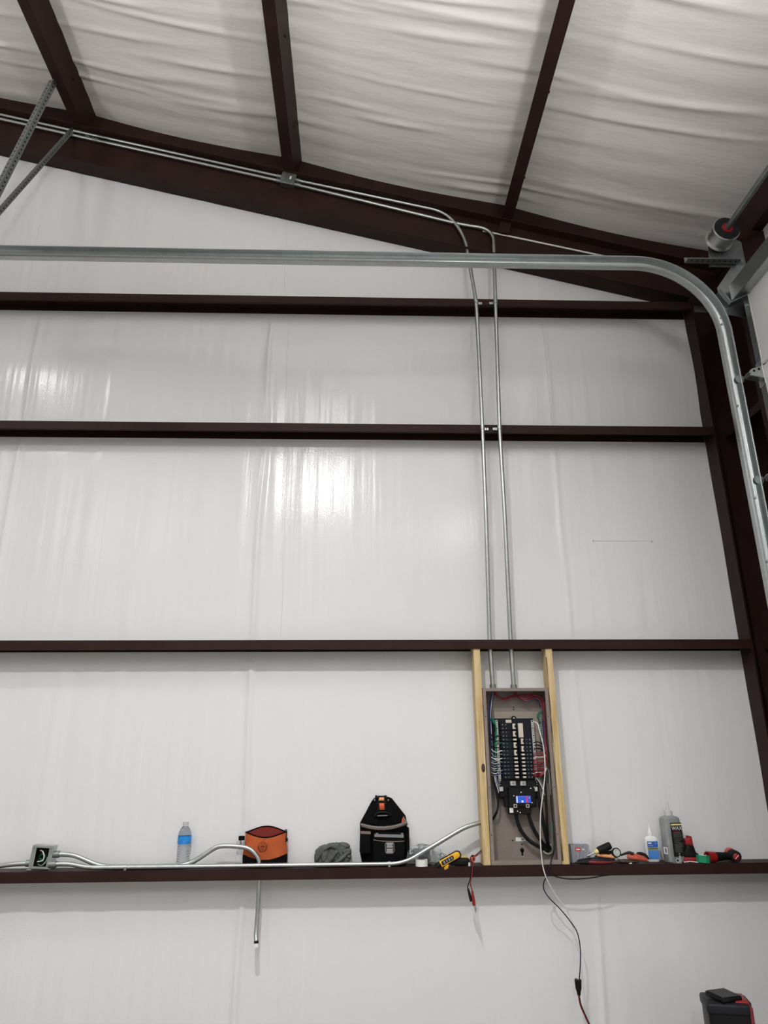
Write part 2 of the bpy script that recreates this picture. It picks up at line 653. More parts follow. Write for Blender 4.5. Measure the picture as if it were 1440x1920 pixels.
xs2 = frange(-8.0, -3.0, 0.25) + frange(-2.95, 2.62, 0.05)
ys2 = frange(-9.0, 0.4, 0.5) + frange(0.42, 4.2, 0.0125)
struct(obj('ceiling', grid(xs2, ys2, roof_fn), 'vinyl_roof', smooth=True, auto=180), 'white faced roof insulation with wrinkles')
bm = new()
box(bm, -8.0, 2.7, -9.0, 4.25, -0.1, 0.0)
struct(obj('floor', bm, 'concrete'), 'concrete slab floor')
bm = new()
box(bm, -8.1, -8.0, -9.0, 4.25, 0, 8.2)
struct(obj('wall_left', bm, 'vinyl_wall'), 'white faced insulation wall at the far left')
bm = new()
box(bm, -8.0, 2.7, -9.1, -9.0, 0, 8.2)
struct(obj('wall_front', bm, 'vinyl_wall'), 'white faced insulation wall behind the viewer')
bm = new()
box(bm, X_OUT, X_OUT + 0.06, -9.0, 4.25, 0, 5.1)
struct(obj('wall_right', bm, 'vinyl_wall'), 'white faced insulation side wall around the overhead door')

# ------------------------------------------------------------------ girts (C sections, open downwards)
G_LABEL = {0: 'lowest brown wall girt carrying the tools, bottle and bags as a shelf',
           1: 'brown wall girt just above the wooden studs of the breaker panel',
           2: 'brown wall girt second from the top, below the pipe straps',
           3: 'topmost brown wall girt, just below the sloping rafter'}
screw_src = None
for gi, zt in enumerate(GIRTS):
    g = thing('wall_girt', G_LABEL[gi], 'girt', (-1.0, YM, zt - FL), 'brown wall girts')
    x0, x1, t = -7.9, XC - 0.002, 0.004
    bm = new()
    box(bm, x0, x1, YF, YW - 0.005, zt - t, zt)
    obj('web', bm, 'steel', g)
    bm = new()
    box(bm, x0, x1, YF, YF + t, zt - FL, zt - t)
    obj('front_flange', bm, 'steel', g)
    bm = new()
    box(bm, x0, x1, YF + t, YF + 0.020, zt - FL, zt - FL + 0.0035)
    obj('lip', bm, 'steel', g)
    bm = new()
    box(bm, x0, x1, YW - 0.005 - t, YW - 0.005, zt - FL + 0.004, zt - t)
    obj('back_flange', bm, 'steel', g)
    if gi >= 2:
        n = 0
        x = -2.25 + (0.06 if gi == 3 else 0.0)
        while x < 2.2:
            if screw_src is None:
                bm = new()
                cyl(bm, (0, 0, 0), (0.002, -0.026, -0.006), 0.0028, 6)
                cyl(bm, (0, 0.001, 0), (0, -0.004, 0), 0.006, 8)
                screw_src = obj('screw', bm, 'galv_dull', g)
                screw_src.location = Vector((x, YW - 0.009, zt - FL + 0.014)) - origin_of(g)
            else:
                inst(screw_src, (x, YW - 0.009, zt - FL + 0.014 + rw.uniform(-0.003, 0.003)), g, 'screw')
            x += 0.277

# ------------------------------------------------------------------ rigid frame: rafter and corner column
raf = thing('roof_rafter', 'long brown sloping steel rafter under the roof, above the top girt', 'rafter', (0, YM, 5.12))
FB0, FB1 = YF + 0.002, YW - 0.010


def slab(bm, xa, xb, zfa, zfb, y0, y1):
    prism(bm, [(xa, zfa(xa)), (xb, zfa(xb)), (xb, zfb(xb)), (xa, zfb(xa))], y0, y1)


bm = new()
slab(bm, -7.9, 2.55, lambda x: z_raf_bot(x) + 0.008, lambda x: z_raf_top(x) - 0.008, YM - 0.003, YM + 0.003)
obj('web', bm, 'steel', raf)
bm = new()
slab(bm, -7.9, XC, z_raf_bot, lambda x: z_raf_bot(x) + 0.008, FB0, FB1)
obj('bottom_flange', bm, 'steel', raf)
bm = new()
slab(bm, -7.9, 2.55, lambda x: z_raf_top(x) - 0.008, z_raf_top, FB0, FB1 + 0.015)
obj('top_flange', bm, 'steel', raf)
bm = new()   # closure strip between rafter and roof along the end wall
slab(bm, -7.9, 2.55, z_raf_top, lambda x: z_roof(x) + 0.02, YW - 0.045, YW - 0.035)
obj('rake_angle', bm, 'steel', raf)
bm = new()
q = P(1004, 432, YM - 0.004)
cyl(bm, (q.x, YM - 0.003, q.z), (q.x, YM - 0.018, q.z), 0.014, 10)
obj('bolt', bm, 'steel', raf)

colm = thing('corner_column', 'brown steel corner column beside the overhead door track', 'column', (2.40, YM, 0))
bm = new()
box(bm, XC, XC + 0.009, FB0, FB1, 0.0, z_raf_bot(XC) + 0.01)
obj('inner_flange', bm, 'steel', colm)
bm = new()
box(bm, XC + 0.009, 2.545, YM - 0.003, YM + 0.003, 0.0, z_raf_bot(2.54))
obj('web', bm, 'steel', colm)
bm = new()
box(bm, 2.545, 2.555, FB0, FB1, 0.0, z_raf_top(2.55))
obj('outer_flange', bm, 'steel', colm)
bm = new()
box(bm, XC - 0.02, XC + 0.30, YF - 0.001, YF + 0.006, 0.0, 0.012)
obj('base_plate', bm, 'steel', colm)
bm = new()
box(bm, XC + 0.30, XC + 0.306, YM - 0.01, YW, 0, 4.9)
obj('corner_closure', bm, 'steel', colm)
# side-wall girts, eave strut and door header run towards the viewer along the right wall
for k, zt in ((1, GIRTS[1]), (2, GIRTS[2]), (0, GIRTS[0])):
    g = thing('side_girt', ('short brown side-wall girt at the height of the shelf, by the column',
                            'short brown side-wall girt just above panel height, between column and door',
                            'short brown side-wall girt high up between column and door track')[k], 'girt',
              (2.44, 3.85, zt - FL), 'brown side-wall girts')
    bm = new()
    box(bm, 2.36, X_OUT - 0.002, 3.66, YM - 0.004, zt - 0.004, zt)
    obj('web', bm, 'steel', g)
    bm = new()
    box(bm, 2.356, 2.360, 3.66, YM - 0.004, zt - FL, zt)
    obj('front_flange', bm, 'steel', g)
jb = thing('door_jamb', 'tall brown steel jamb channel beside the overhead door', 'jamb', (2.44, 3.62, 0))
bm = new()
box(bm, 2.350, X_OUT - 0.002, 3.600, 3.606, 0, 4.75)
obj('web', bm, 'steel', jb)
bm = new()
box(bm, 2.346, 2.350, 3.600, 3.660, 0, 4.75)
obj('flange', bm, 'steel', jb)
bm = new()
box(bm, 2.497, 2.503, 3.61, YM - 0.004, 0, 4.76)
obj('jamb_plate', bm, 'steel', jb)
es = thing('eave_strut', 'dark brown eave strut along the top of the right wall', 'beam', (2.50, 1.5, 4.76))
bm = new()
box(bm, 2.485, 2.490, -3.0, YM - 0.004, 4.762, 5.00)
obj('web', bm, 'steel', es)
bm = new()
box(bm, 2.490, X_OUT - 0.002, -3.0, YM - 0.004, 4.762, 4.768)
obj('bottom_flange', bm, 'steel', es)
hd = thing('door_header', 'brown steel header channel above the overhead door', 'beam', (2.46, 1.5, 4.26))
bm = new()
box(bm, 2.350, X_OUT - 0.002, -3.0, 3.596, 4.256, 4.262)
obj('web', bm, 'steel', hd)
bm = new()
box(bm, 2.346, 2.350, -3.0, 3.596, 4.20, 4.262)
obj('flange', bm, 'steel', hd)

# ------------------------------------------------------------------ purlins (Z sections normal to the roof)
RT = math.atan(S14)
PL = ('brown roof purlin at the left, held by the perforated hangers', 'brown roof purlin in the middle, above the galvanised junction box',
      'brown roof purlin at the right, above the bends of the two conduits')
for k, xw in enumerate(PURL_X):
    xr = xw + 0.035
    p = thing('roof_purlin', PL[k], 'purlin', (xw, 2.0, z_raf_top(xw)), 'brown roof purlins')
    mt = Matrix.Translation((xr, 0, z_raf_top(xr) + 0.002)) @ Matrix.Rotation(RT, 4, 'Y')
    bm = new()
    box(bm, -0.004, 0.0, -8.9, YW - 0.05, 0.0, 0.200, mt)
    obj('web', bm, 'steel', p)
    bm = new()
    box(bm, -0.078, -0.004, -8.9, YW - 0.05, 0.0, 0.004, mt)
    obj('bottom_flange', bm, 'steel', p)
    bm = new()
    box(bm, -0.078, -0.0755, -8.9, YW - 0.05, 0.004, 0.022, mt)
    obj('lip', bm, 'steel', p)
    bm = new()
    box(bm, 0.0, 0.070, -8.9, YW - 0.05, 0.196, 0.200, mt)
    obj('top_flange', bm, 'steel', p)
    if k == 2:
        bm = new()
        box(bm, -0.078, 0.0, YM - 0.040, YM - 0.034, -0.105, 0.0, mt)
        obj('cleat', bm, 'steel', p)
    for yy in (1.7, 2.4, 3.1, 3.75):
        bm = new()
        c = mt @ Vector((0.0, yy, 0.11))
        cyl(bm, c, c + Vector((0.008, 0, 0)), 0.008, 8)
        obj('bolt', bm, 'steel', p)

# ------------------------------------------------------------------ overhead door, track and torsion hardware
XD, YE = 2.245, 3.42
door = bpy.data.objects.new('door_1', None)
COL.objects.link(door)
door.location = (XD, 1.0, 0)
struct(door, 'white sectional overhead door in the right wall')
SEC = 0.61
for i in range(7):
    z0, z1 = i * SEC, (i + 1) * SEC - 0.004
    bm = new()
    rbox(bm, XD, XD + 0.045, -2.4, YE - 0.0205, z0 + 0.004, z1, 0.006, 1)
    obj('door_panel', bm, 'door', door)
    bm = new()
    box(bm, XD - 0.003, XD + 0.046, YE - 0.018, YE + 0.035, z0 + 0.003, z1)
    obj('end_stile', bm, 'galv_dull', door)
    bm = new()
    box(bm, XD - 0.0045, XD + 0.01, YE - 0.0195, YE - 0.0150, z0 + 0.003, z1)
    obj('edge_trim', bm, 'white', door)


def hinge(z, par):
    """Roller hinge on the end stile: plate, folded leaf with two holes, stem and wheel."""
    bm = new()
    h = bpy.data.objects.new('roller_hinge', None)
    yc = YE + 0.008
    mt = Matrix.Translation((XD - 0.003, yc, z))
    rbox(bm, -0.006, 0.0, -0.030, 0.030, -0.075, 0.075, 0.002, 1, mt)
    for s in (-1, 1):
        prism(bm, [(-0.004, -0.035), (-0.004, 0.038), (-0.070, 0.014), (-0.085, -0.004), (-0.072, -0.022)], s * 0.024 - 0.002, s * 0.024 + 0.002, mt)
    prism(bm, [(-0.004, -0.038), (-0.080, -0.024), (-0.080, -0.018), (-0.004, -0.032)], -0.024, 0.024, mt)
    h = obj('roller_hinge', bm, 'galv', par)
    bm = new()
    cyl(bm, (XD - 0.080, yc - 0.028, z - 0.004), (XD - 0.080, yc + 0.075, z - 0.004), 0.006, 8)
    obj('stem', bm, 'galv', h)
    bm = new()
    ring_solid(bm, 0.007, 0.026, 0.018, 18, Matrix.Translation((XD - 0.105, yc + 0.042, z - 0.010)) @ Matrix.Rotation(radians(-90), 4, 'X'))
    obj('roller', bm, 'galv_dull', h, True)
    for dy, dz in ((-0.027, 0.018), (-0.027, -0.004)):
        bm = new()
        cyl(bm, (XD - 0.028 + (dz < 0) * -0.030, yc + dy - 0.0008, z + 0.006 + dz * 0.5), (XD - 0.028 + (dz < 0) * -0.030, yc + dy + 0.002, z + 0.006 + dz * 0.5), 0.007, 12)
        obj('hole', bm, 'black', h)
    return h


for i in range(1, 7):
    hinge(i * SEC - 0.045, door)
# top fixture bracket
q = P(1370, 568, YE + 0.02)
bm = new()
mt = Matrix.Translation((XD - 0.05, YE + 0.01, 4.10)) @ Matrix.Rotation(radians(-28), 4, 'Y')
box(bm, -0.075, 0.050, -0.035, 0.030, -0.004, 0.0, mt)
box(bm, -0.075, -0.071, -0.035, 0.030, 0.0, 0.10, mt)
tf = obj('top_fixture', bm, 'galv', door)
bm = new()
cyl(bm, (XD - 0.012, YE - 0.01, 4.052), (XD - 0.024, YE - 0.01, 4.052), 0.009, 8)
obj('bolt', bm, 'galv', tf)
bm = new()   # reinforcing strut along the top edge of the door
box(bm, XD - 0.060, XD - 0.001, -2.4, YE + 0.055, 4.230, 4.233)
box(bm, XD - 0.060, XD - 0.057, -2.4, YE + 0.055, 4.129, 4.230)
box(bm, XD - 0.057, XD - 0.001, -2.4, YE + 0.055, 4.126, 4.129)
obj('top_strut', bm, 'galv', door)

# track: C profile swept along horizontal run, bend and vertical run; it opens towards the viewer
trk = thing('door_track', 'long galvanised door track bending from the wall corner to a level run', 'track', (1.6, 3.47, 4.35))
ZT, XT, RB = 4.372, 2.098, 0.47
cx, cz = XT - RB, ZT - RB
path = [(-2.32, ZT, 0.0), (-1.0, ZT, 0.0), (0.3, ZT, 0.0), (cx - 0.001, ZT, 0.0)]
for k in range(0, 25):
    a = pi / 2 * (1 - k / 24)
    path.append((cx + RB * cos(a), cz + RB * sin(a), pi / 2 - a))
path += [(XT, 2.6, pi / 2), (XT, 0.02, pi / 2)]
# profile in (n, y): n points to the inside of the bend
prof = [(0.034, 3.432), (0.040, 3.440), (0.040, 3.462), (0.036, 3.480), (0.026, 3.494), (0.010, 3.500), (-0.012, 3.500),
        (-0.026, 3.494), (-0.034, 3.484), (-0.036, 3.470), (-0.036, 3.440), (-0.028, 3.434)]
prof2 = [(n_ * 0.93, y_ - 0.0035) if 0 < i < len(prof) - 1 else (n_ * 0.96, y_ + 0.001) for i, (n_, y_) in enumerate(prof)]
loop = prof + prof2[::-1]


def sweep(path, loop):
    b = new()
    rings = []
    for x, z, a in path:
        nx, nz = -sin(a), -cos(a)
        rings.append([(x + nx * n_, y_, z + nz * n_) for n_, y_ in loop])
    loft(b, rings)
    return b


obj('rail', sweep(path, loop), 'galv', trk, True, auto=35)
for x in (-1.84, -1.16, -0.48, 0.32, 1.0, 1.28, 1.42):
    bm = new()
    cyl(bm, (x, 3.4935, ZT + 0.012), (x, 3.498, ZT + 0.012), 0.006, 10)
    obj('bolt_hole', bm, 'black', trk)
    bm = new()
    prism(bm, [(x - 0.012, ZT - 0.0345), (x + 0.012, ZT - 0.0345), (x + 0.012, ZT - 0.0275), (x - 0.012, ZT - 0.0275)], 3.474, 3.481)
    obj('slot', bm, 'black', trk)
for zz in (4.02, 3.98, 3.45, 2.9, 2.55):
    bm = new()
    cyl(bm, (XT + 0.012, 3.496, zz), (XT + 0.012, 3.489, zz), 0.007, 8)
    obj('bolt', bm, 'galv', trk)
bm = new()   # wall angle behind the vertical run
box(bm, XT + 0.005, XT + 0.048, 3.506, 3.509, 0.0, 4.05)
box(bm, XT + 0.045, XT + 0.048, 3.509, 3.56, 0.0, 4.05)
obj('wall_angle', bm, 'galv_dull', trk)
bm = new()   # perforated angle from the bend to the bearing plate
q0, q1 = P(1285, 492, 3.50), P(1384, 492, 3.50)
za = (q0.z + q1.z) / 2
box(bm, q0.x, q1.x, 3.505, 3.508, za - 0.004, za + 0.036)
box(bm, q0.x, q1.x, 3.460, 3.505, za - 0.006, za - 0.003)
pa = obj('perforated_angle', bm, 'galv_dull', trk)
for k in range(9):
    bm = new()
    xx = q0.x + 0.03 + k * 0.034
    cyl(bm, (xx, 3.5035, za + 0.018), (xx, 3.506, za + 0.018), 0.006, 8)
    obj('hole', bm, 'black', pa)
    bm = new()
    cyl(bm, (xx, 3.482, za - 0.0065), (xx, 3.482, za - 0.0055), 0.006, 8)
    obj('hole', bm, 'black', pa)

ts = thing('torsion_shaft', 'grey torsion shaft with cable drum above the overhead door', 'shaft', (2.1, 3.3, 4.55))
q = P(1357, 437, 3.42)
XSH, ZSH = q.x, q.z
bm = new()
cyl(bm, (XSH, -2.6, ZSH), (XSH, 3.56, ZSH), 0.0165, 14)
obj('shaft', bm, 'galv_dull', ts, True)
mt = Matrix.Translation((XSH, 3.385, ZSH)) @ Matrix.Rotation(radians(-90), 4, 'X')
bm = new()
lathe(bm, [(0.018, -0.004), (0.078, -0.004), (0.082, 0.003), (0.077, 0.012), (0.075, 0.085), (0.078, 0.090), (0.083, 0.098), (0.077, 0.104), (0.018, 0.104)], 36, mt)
dr = obj('cable_drum', bm, 'lug', ts, True, auto=30)
bm = new()
ring_solid(bm, 0.034, 0.076, 0.004, 32, Matrix.Translation((XSH, 3.377, ZSH)) @ Matrix.Rotation(radians(-90), 4, 'X'))
obj('drum_face', bm, 'dark_grey', dr, True)
bm = new()
lathe(bm, [(0.018, 0), (0.033, 0), (0.030, 0.016), (0.020, 0.018)], 24, Matrix.Translation((XSH, 3.372, ZSH)) @ Matrix.Rotation(radians(-90), 4, 'X'))
obj('hub', bm, 'red', dr, True)
bm = new()   # end bearing plate
x0 = XSH - 0.05
prism(bm, [(x0 - 0.02, za - 0.02), (2.34, za - 0.02), (2.34, ZSH + 0.02), (XSH + 0.06, ZSH + 0.075), (XSH - 0.02, ZSH + 0.07), (x0, ZSH)], 3.515, 3.519)
box(bm, 2.335, 2.345, 3.519, 3.58, za - 0.02, ZSH + 0.02)
bp_ = obj('bearing_plate', bm, 'galv_dull', ts)
bm = new()
lathe(bm, [(0.018, 0), (0.04, 0), (0.034, 0.02), (0.018, 0.02)], 24, Matrix.Translation((XSH, 3.495, ZSH)) @ Matrix.Rotation(radians(-90), 4, 'X'))
obj('bearing', bm, 'red', bp_, True)
for dx in (-0.03, 0.06, 0.13):
    bm = new()
    cyl(bm, (XSH + dx, 3.515, za + 0.02), (XSH + dx, 3.503, za + 0.02), 0.011, 6)
    obj('bolt', bm, 'galv', bp_)
bm = new()   # gusset plate below the bearing
q0 = P(1352, 545, 3.51)
prism(bm, [(q0.x - 0.01, q0.z - 0.16), (2.33, q0.z - 0.20), (2.33, za - 0.01), (q0.x + 0.10, za - 0.01), (q0.x - 0.02, q0.z + 0.02)], 3.511, 3.514)
obj('gusset', bm, 'galv', ts)

# perforated hanger angles at the left
HL = ('wide perforated galvanised hanger angle reaching up to the left purlin', 'narrow dark perforated brace crossing the rafter beside the wide hanger')
for k, (a, b, wd) in enumerate((((-2.085, 3.67, 5.965), (-2.262, 3.455, 4.385), 0.036), ((-2.10, 4.06, 5.965), (-2.275, 3.45, 4.39), 0.026))):
    a, b = Vector(a), Vector(b)
    t = thing('hanger_angle', HL[k], 'hanger', b, 'perforated hangers of the door track')
    d = (b - a).normalized()
    vdir = (a + b) / 2 - Vector((0, 0, CAM_Z))
    s1 = d.cross(Vector((0.35, 1, 0.2))).normalized()
    s2 = d.cross(s1).normalized()
    if s1.x > 0:
        s1 = -s1
    if s2.dot(vdir) < 0:
        s2 = -s2
    mt = Matrix(((s1.x, s2.x, d.x, a.x), (s1.y, s2.y, d.y, a.y), (s1.z, s2.z, d.z, a.z), (0, 0, 0, 1)))
    L = (b - a).length
    bm = new()
    box(bm, 0, wd, 0, 0.0025, 0, L, mt)
    obj('face_leg', bm, 'galv_dull', t)
    bm = new()
    box(bm, -0.0025, 0, 0, wd, 0, L, mt)
    obj('side_leg', bm, 'galv_dull', t)
    n = int(L / 0.038)
    for i in range(n):
        bm = new()
        c0 = mt @ Vector((wd * 0.5, -0.0010, 0.02 + i * 0.038))
        c1 = mt @ Vector((wd * 0.5, 0.0035, 0.02 + i * 0.038))
        cyl(bm, c0, c1, 0.0062 if k == 0 else 0.005, 8)
        obj('hole', bm, 'black', t)
        bm = new()
        c0 = mt @ Vector((-0.0035, wd * 0.5, 0.02 + i * 0.038))
        c1 = mt @ Vector((0.0010, wd * 0.5, 0.02 + i * 0.038))
        cyl(bm, c0, c1, 0.0062 if k == 0 else 0.005, 8)
        obj('hole', bm, 'black', t)

# ------------------------------------------------------------------ conduits of the rafter and the two risers
RC = 0.0125


def conduit(name, label, pts, r=RC, bend=0.16, mid=None, group=None, material='emt'):
    p0 = pts[len(pts) // 2]
    t = thing(name, label, 'conduit', p0, group)
    bm = new()
    tube(bm, fillet(pts, bend, 8), r, 14)
    obj('pipe', bm, material, t, True)
    return t


def collar(par, a, b, r, name='coupling', material='galv_dull'):
    bm = new()
    cyl(bm, a, b, r, 16)
    return obj(name, bm, material, par, True)


def clip(par, p, d, r, side, name='strap'):
    """One-hole pipe strap: a band round the pipe and a foot with a screw."""
    d = d.normalized()
    bm = new()
    cyl(bm, p - d * 0.009, p + d * 0.009, r + 0.0022, 16)
    s = Vector(side)
    o = obj(name, bm, 'galv', par, True)
    bm = new()
    c = p + s * (r + 0.015)
    mt = Matrix.Translation((c.x, p.y + r - 0.002, c.z))
    rbox(bm, -0.013, 0.013, -0.002, 0.002, -0.009, 0.009, 0.001, 1, mt)
    obj('foot', bm, 'galv', o)
    bm = new()
    cyl(bm, (c.x, p.y + r - 0.0035, c.z), (c.x, p.y + r - 0.007, c.z), 0.0045, 8)
    obj('screw', bm, 'galv_dull', o)
    return o


YP = YM - 0.022
jb_c = P(541, 338, YP)
u_slope = Vector((1, 0, -S14)).normalized()


def on_raf(x, dz, y=YP):
    return Vector((x, y, jb_c.z - S14 * (x - jb_c.x) + dz))


DZU, DZL = 0.016, -0.026
lu = conduit('electrical_conduit', 'upper of the two conduits on the rafter left of the junction box',
             [on_raf(-4.5, DZU), on_raf(-3, DZU), on_raf(jb_c.x - 0.05, DZU)])
ll = conduit('electrical_conduit', 'lower of the two conduits on the rafter left of the junction box',
             [on_raf(-4.5, DZL), on_raf(-3, DZL), on_raf(jb_c.x - 0.05, DZL)])
for t, dz in ((lu, DZU), (ll, DZL)):
    collar(t, on_raf(jb_c.x - 0.085, dz), on_raf(jb_c.x - 0.045, dz), 0.0165, 'connector')
c = on_raf(P(482, 327, YP).x, DZU)
collar(lu, c - u_slope * 0.004, c + u_slope * 0.004, 0.0145, 'coupling_ring')
for t, dz, x in ((lu, DZU, P(150, 246, YP).x), (ll, DZL, P(160, 262, YP).x)):
    clip(t, on_raf(x, dz), u_slope, RC, (0.2, 0, 1))
c = on_raf(P(178, 268, YP).x, DZL)
collar(ll, c - u_slope * 0.022, c + u_slope * 0.022, 0.0160)

c1 = [on_raf(jb_c.x + 0.05, DZU), on_raf(0.2, DZU), P(838, 398, YP), P(872, 445, YP - 0.01), P(882, 505, 4.03), P(893, 566, YF - 0.016), P(904.5, 802, YF - 0.016),
      P(911, 960, 4.03), P(918, 1206, 4.075), P(924.5, 1294, 4.085)]
c2 = [on_raf(jb_c.x + 0.05, DZL), on_raf(0.2, DZL), P(862, 421, YP), P(925, 430, YP - 0.01), P(927, 505, 4.03), P(929, 566, YF - 0.016), P(936.5, 802, YF - 0.016),
      P(946, 960, 4.03), P(957.5, 1206, 4.075), P(963.5, 1294, 4.085)]


def riser(label, pts, r1):
    t = thing('electrical_conduit', label, 'conduit', pts[-1])
    path = [pts[0], pts[1]]
    # rafter run and swept bend
    path = fillet([pts[0], pts[2], pts[3], pts[4]], r1, 14)[:-1]
    path += fillet([pts[3] * 0.2 + pts[4] * 0.8] + pts[4:], 0.10, 6)
    bm = new()
    tube(bm, path, RC, 14)
    obj('pipe', bm, 'emt', t, True)
    return t


r1 = riser('left riser conduit bending down from the rafter to the breaker panel', c1, 0.20)
r2 = riser('right riser conduit bending down from the rafter to the breaker panel', c2, 0.20)
for t, dz in ((r1, DZU), (r2, DZL)):
    collar(t, on_raf(jb_c.x + 0.045, dz), on_raf(jb_c.x + 0.085, dz), 0.0165, 'connector')
for t, c, sd in ((r1, c1, 1), (r2, c2, -1)):
    for i in (5, 6):
        clip(t, c[i] + Vector((0, 0, -0.004)), Vector((0, 0, 1)), RC, (sd, 0, 0))
    a = c[9] - (c[9] - c[8]).normalized() * 0.03
    collar(t, a, c[9], 0.0175, 'connector')
a = P(873, 456, YP - 0.006)
bb = P(877, 474, YP + 0.0)
collar(r1, a, bb, 0.0160)
a, bb = c1[7], c1[8]

tc_ = thing('cable', 'thin pale cable running along the rafter right of the conduit bends', 'cable', (1.3, YM - 0.01, 5.03))
bm = new()
tube(bm, [P(905, 433, YM - 0.012), P(955, 443, YM - 0.012), P(1050, 463, YM - 0.012), P(1140, 482, YM - 0.012), P(1230, 501, YM - 0.012)], 0.0062, 8)
obj('jacket', bm, 'wire_white', tc_, True)

jbx = thing('junction_box', 'square galvanised junction box on the rafter under the middle purlin', 'junction box', jb_c)
mt = Matrix.Translation((jb_c.x, YP - 0.030, jb_c.z - 0.004)) @ Matrix.Rotation(RT, 4, 'Y')
bm = new()
rbox(bm, -0.051, 0.051, 0.004, 0.046, -0.053, 0.053, 0.004, 2, mt)
obj('body', bm, 'galv_dull', jbx)
bm = new()
rbox(bm, -0.052, 0.052, -0.002, 0.003, -0.054, 0.054, 0.003, 2, mt)
cv = obj('cover', bm, 'galv_dull', jbx)
bm = new()
box(bm, 0.012, 0.024, -0.0032, -0.0018, -0.012, 0.014, mt)
obj('label', bm, 'label_white', cv)
for sx, sz in ((-0.04, 0.044), (0.04, -0.044)):
    bm = new()
    cyl(bm, mt @ Vector((sx, -0.002, sz)), mt @ Vector((sx, -0.005, sz)), 0.0045, 8)
    obj('screw', bm, 'galv', cv)

# ------------------------------------------------------------------ shelf conduits and open box
ZC = ZS + 0.0135
YA, YB = YF + 0.018, YF + 0.043
bx_c = P(79, 1612, YF + 0.04)
BX = bx_c.x
sb = thing('junction_box', 'open square junction box with loose wires at the left end of the shelf', 'junction box', (BX, YF + 0.05, ZS))
mt = Matrix.Translation((BX, YF + 0.018, ZS + 0.012)) @ Matrix.Rotation(radians(4), 4, 'Y') @ Matrix.Rotation(radians(6), 4, 'Z')
bm = new()
W = 0.052
for args in ((-W, W, 0.060, 0.062, 0.0, 0.106), (-W, -W + 0.002, 0, 0.060, 0, 0.106), (W - 0.002, W, 0, 0.060, 0, 0.106),
             (-W, W, 0, 0.060, 0, 0.002), (-W, W, 0, 0.060, 0.104, 0.106)):
    box(bm, *args, mt)
obj('body', bm, 'galv', sb)
bm = new()
prism(bm, [(-W, 0), (W, 0), (W, 0.106), (-W, 0.106)], -0.003, -0.001, mt)
b2 = bm
bm.free()
bm = new()
for args in ((-W, -0.031, -0.003, 0, 0, 0.106), (0.031, W, -0.003, 0, 0, 0.106), (-0.031, 0.031, -0.003, 0, 0, 0.010), (-0.031, 0.031, -0.003, 0, 0.096, 0.106)):
    box(bm, *args, mt)
obj('mud_ring', bm, 'galv', sb)
for sx, sz in ((-0.042, 0.012), (0.038, 0.012), (-0.042, 0.094), (0.038, 0.094)):
    bm = new()
    cyl(bm, mt @ Vector((sx, -0.003, sz)), mt @ Vector((sx, -0.006, sz)), 0.0035, 8)
    obj('screw', bm, 'galv_dull', sb)
for s in (-1, 1):
    bm = new()
    box(bm, s * W - 0.012, s * W + 0.012, 0.010, 0.035, -0.011, -0.008, mt)
    obj('ear', bm, 'galv', sb)
bm = new()
box(bm, -W + 0.003, W - 0.003, 0.040, 0.058, 0.003, 0.103, mt)
obj('shade_pad', bm, 'black', sb)  # black pad put in for the shade inside the box
wsets = (([(-0.018, 0.02, 0.082), (0.0, 0.004, 0.078), (0.012, -0.002, 0.058), (0.008, 0.0, 0.038), (-0.018, 0.01, 0.030)], 'wire_white'),
         ([(-0.018, 0.03, 0.016), (0.006, 0.010, 0.014), (0.020, 0.018, 0.030), (0.022, 0.03, 0.050)], 'wire_grey'),
         ([(-0.02, 0.03, 0.05), (-0.004, 0.012, 0.066), (0.012, 0.016, 0.06), (0.02, 0.03, 0.03)], 'wire_green'),
         ([(-0.02, 0.03, 0.036), (-0.008, 0.012, 0.044), (0.006, 0.015, 0.034), (0.018, 0.03, 0.02)], 'wire_green'),
         ([(0.0, 0.03, 0.09), (0.012, 0.01, 0.080), (0.020, 0.02, 0.068)], 'rubber'),
         ([(-0.01, 0.03, 0.02), (0.006, 0.014, 0.024), (0.016, 0.02, 0.044), (0.01, 0.03, 0.07)], 'rubber'))
for pts, mm in wsets:
    bm = new()
    tube(bm, spline([mt @ Vector(p) for p in pts], 6), 0.0028, 7)
    obj('wire', bm, mm, sb, True)


def on_shelf(px, y, z=ZC, py=1625):
    return Vector((P(px, py, y).x, y, z))


# lower/front conduit: box -> along the shelf edge -> kicks up into the panel
cf = [Vector((BX + 0.05, YA, ZS + 0.030)), P(128, 1624, YA), on_shelf(166, YA), on_shelf(400, YA), on_shelf(756, YA), P(874, 1549, YA + 0.01), P(912, 1540, YA + 0.04)]
cf[1].z = ZS + 0.034
t = thing('electrical_conduit', 'front conduit lying along the shelf edge and rising to the panel', 'conduit', cf[3])
bm = new()
tube(bm, fillet(cf, 0.07, 8), RC - 0.001, 14)
obj('pipe', bm, 'emt', t, True)
collar(t, Vector((BX + 0.046, YA, ZS + 0.030)), Vector((BX + 0.082, YA, ZS + 0.0315)), 0.0165, 'connector')
for px in (236, 730):
    q = on_shelf(px, YA)
    bm = new()
    cyl(bm, q - Vector((0.006, 0, 0)), q + Vector((0.006, 0, 0)), RC + 0.0018, 16)
    o = obj('strap', bm, 'galv', t, True)
    bm = new()
    rbox(bm, q.x - 0.006, q.x + 0.006, YF + 0.002, YF + 0.012, ZS, ZS + 0.003, 0.001, 1)
    obj('foot', bm, 'galv', o)
bm = new()
q = P(868, 1553, YA + 0.005)
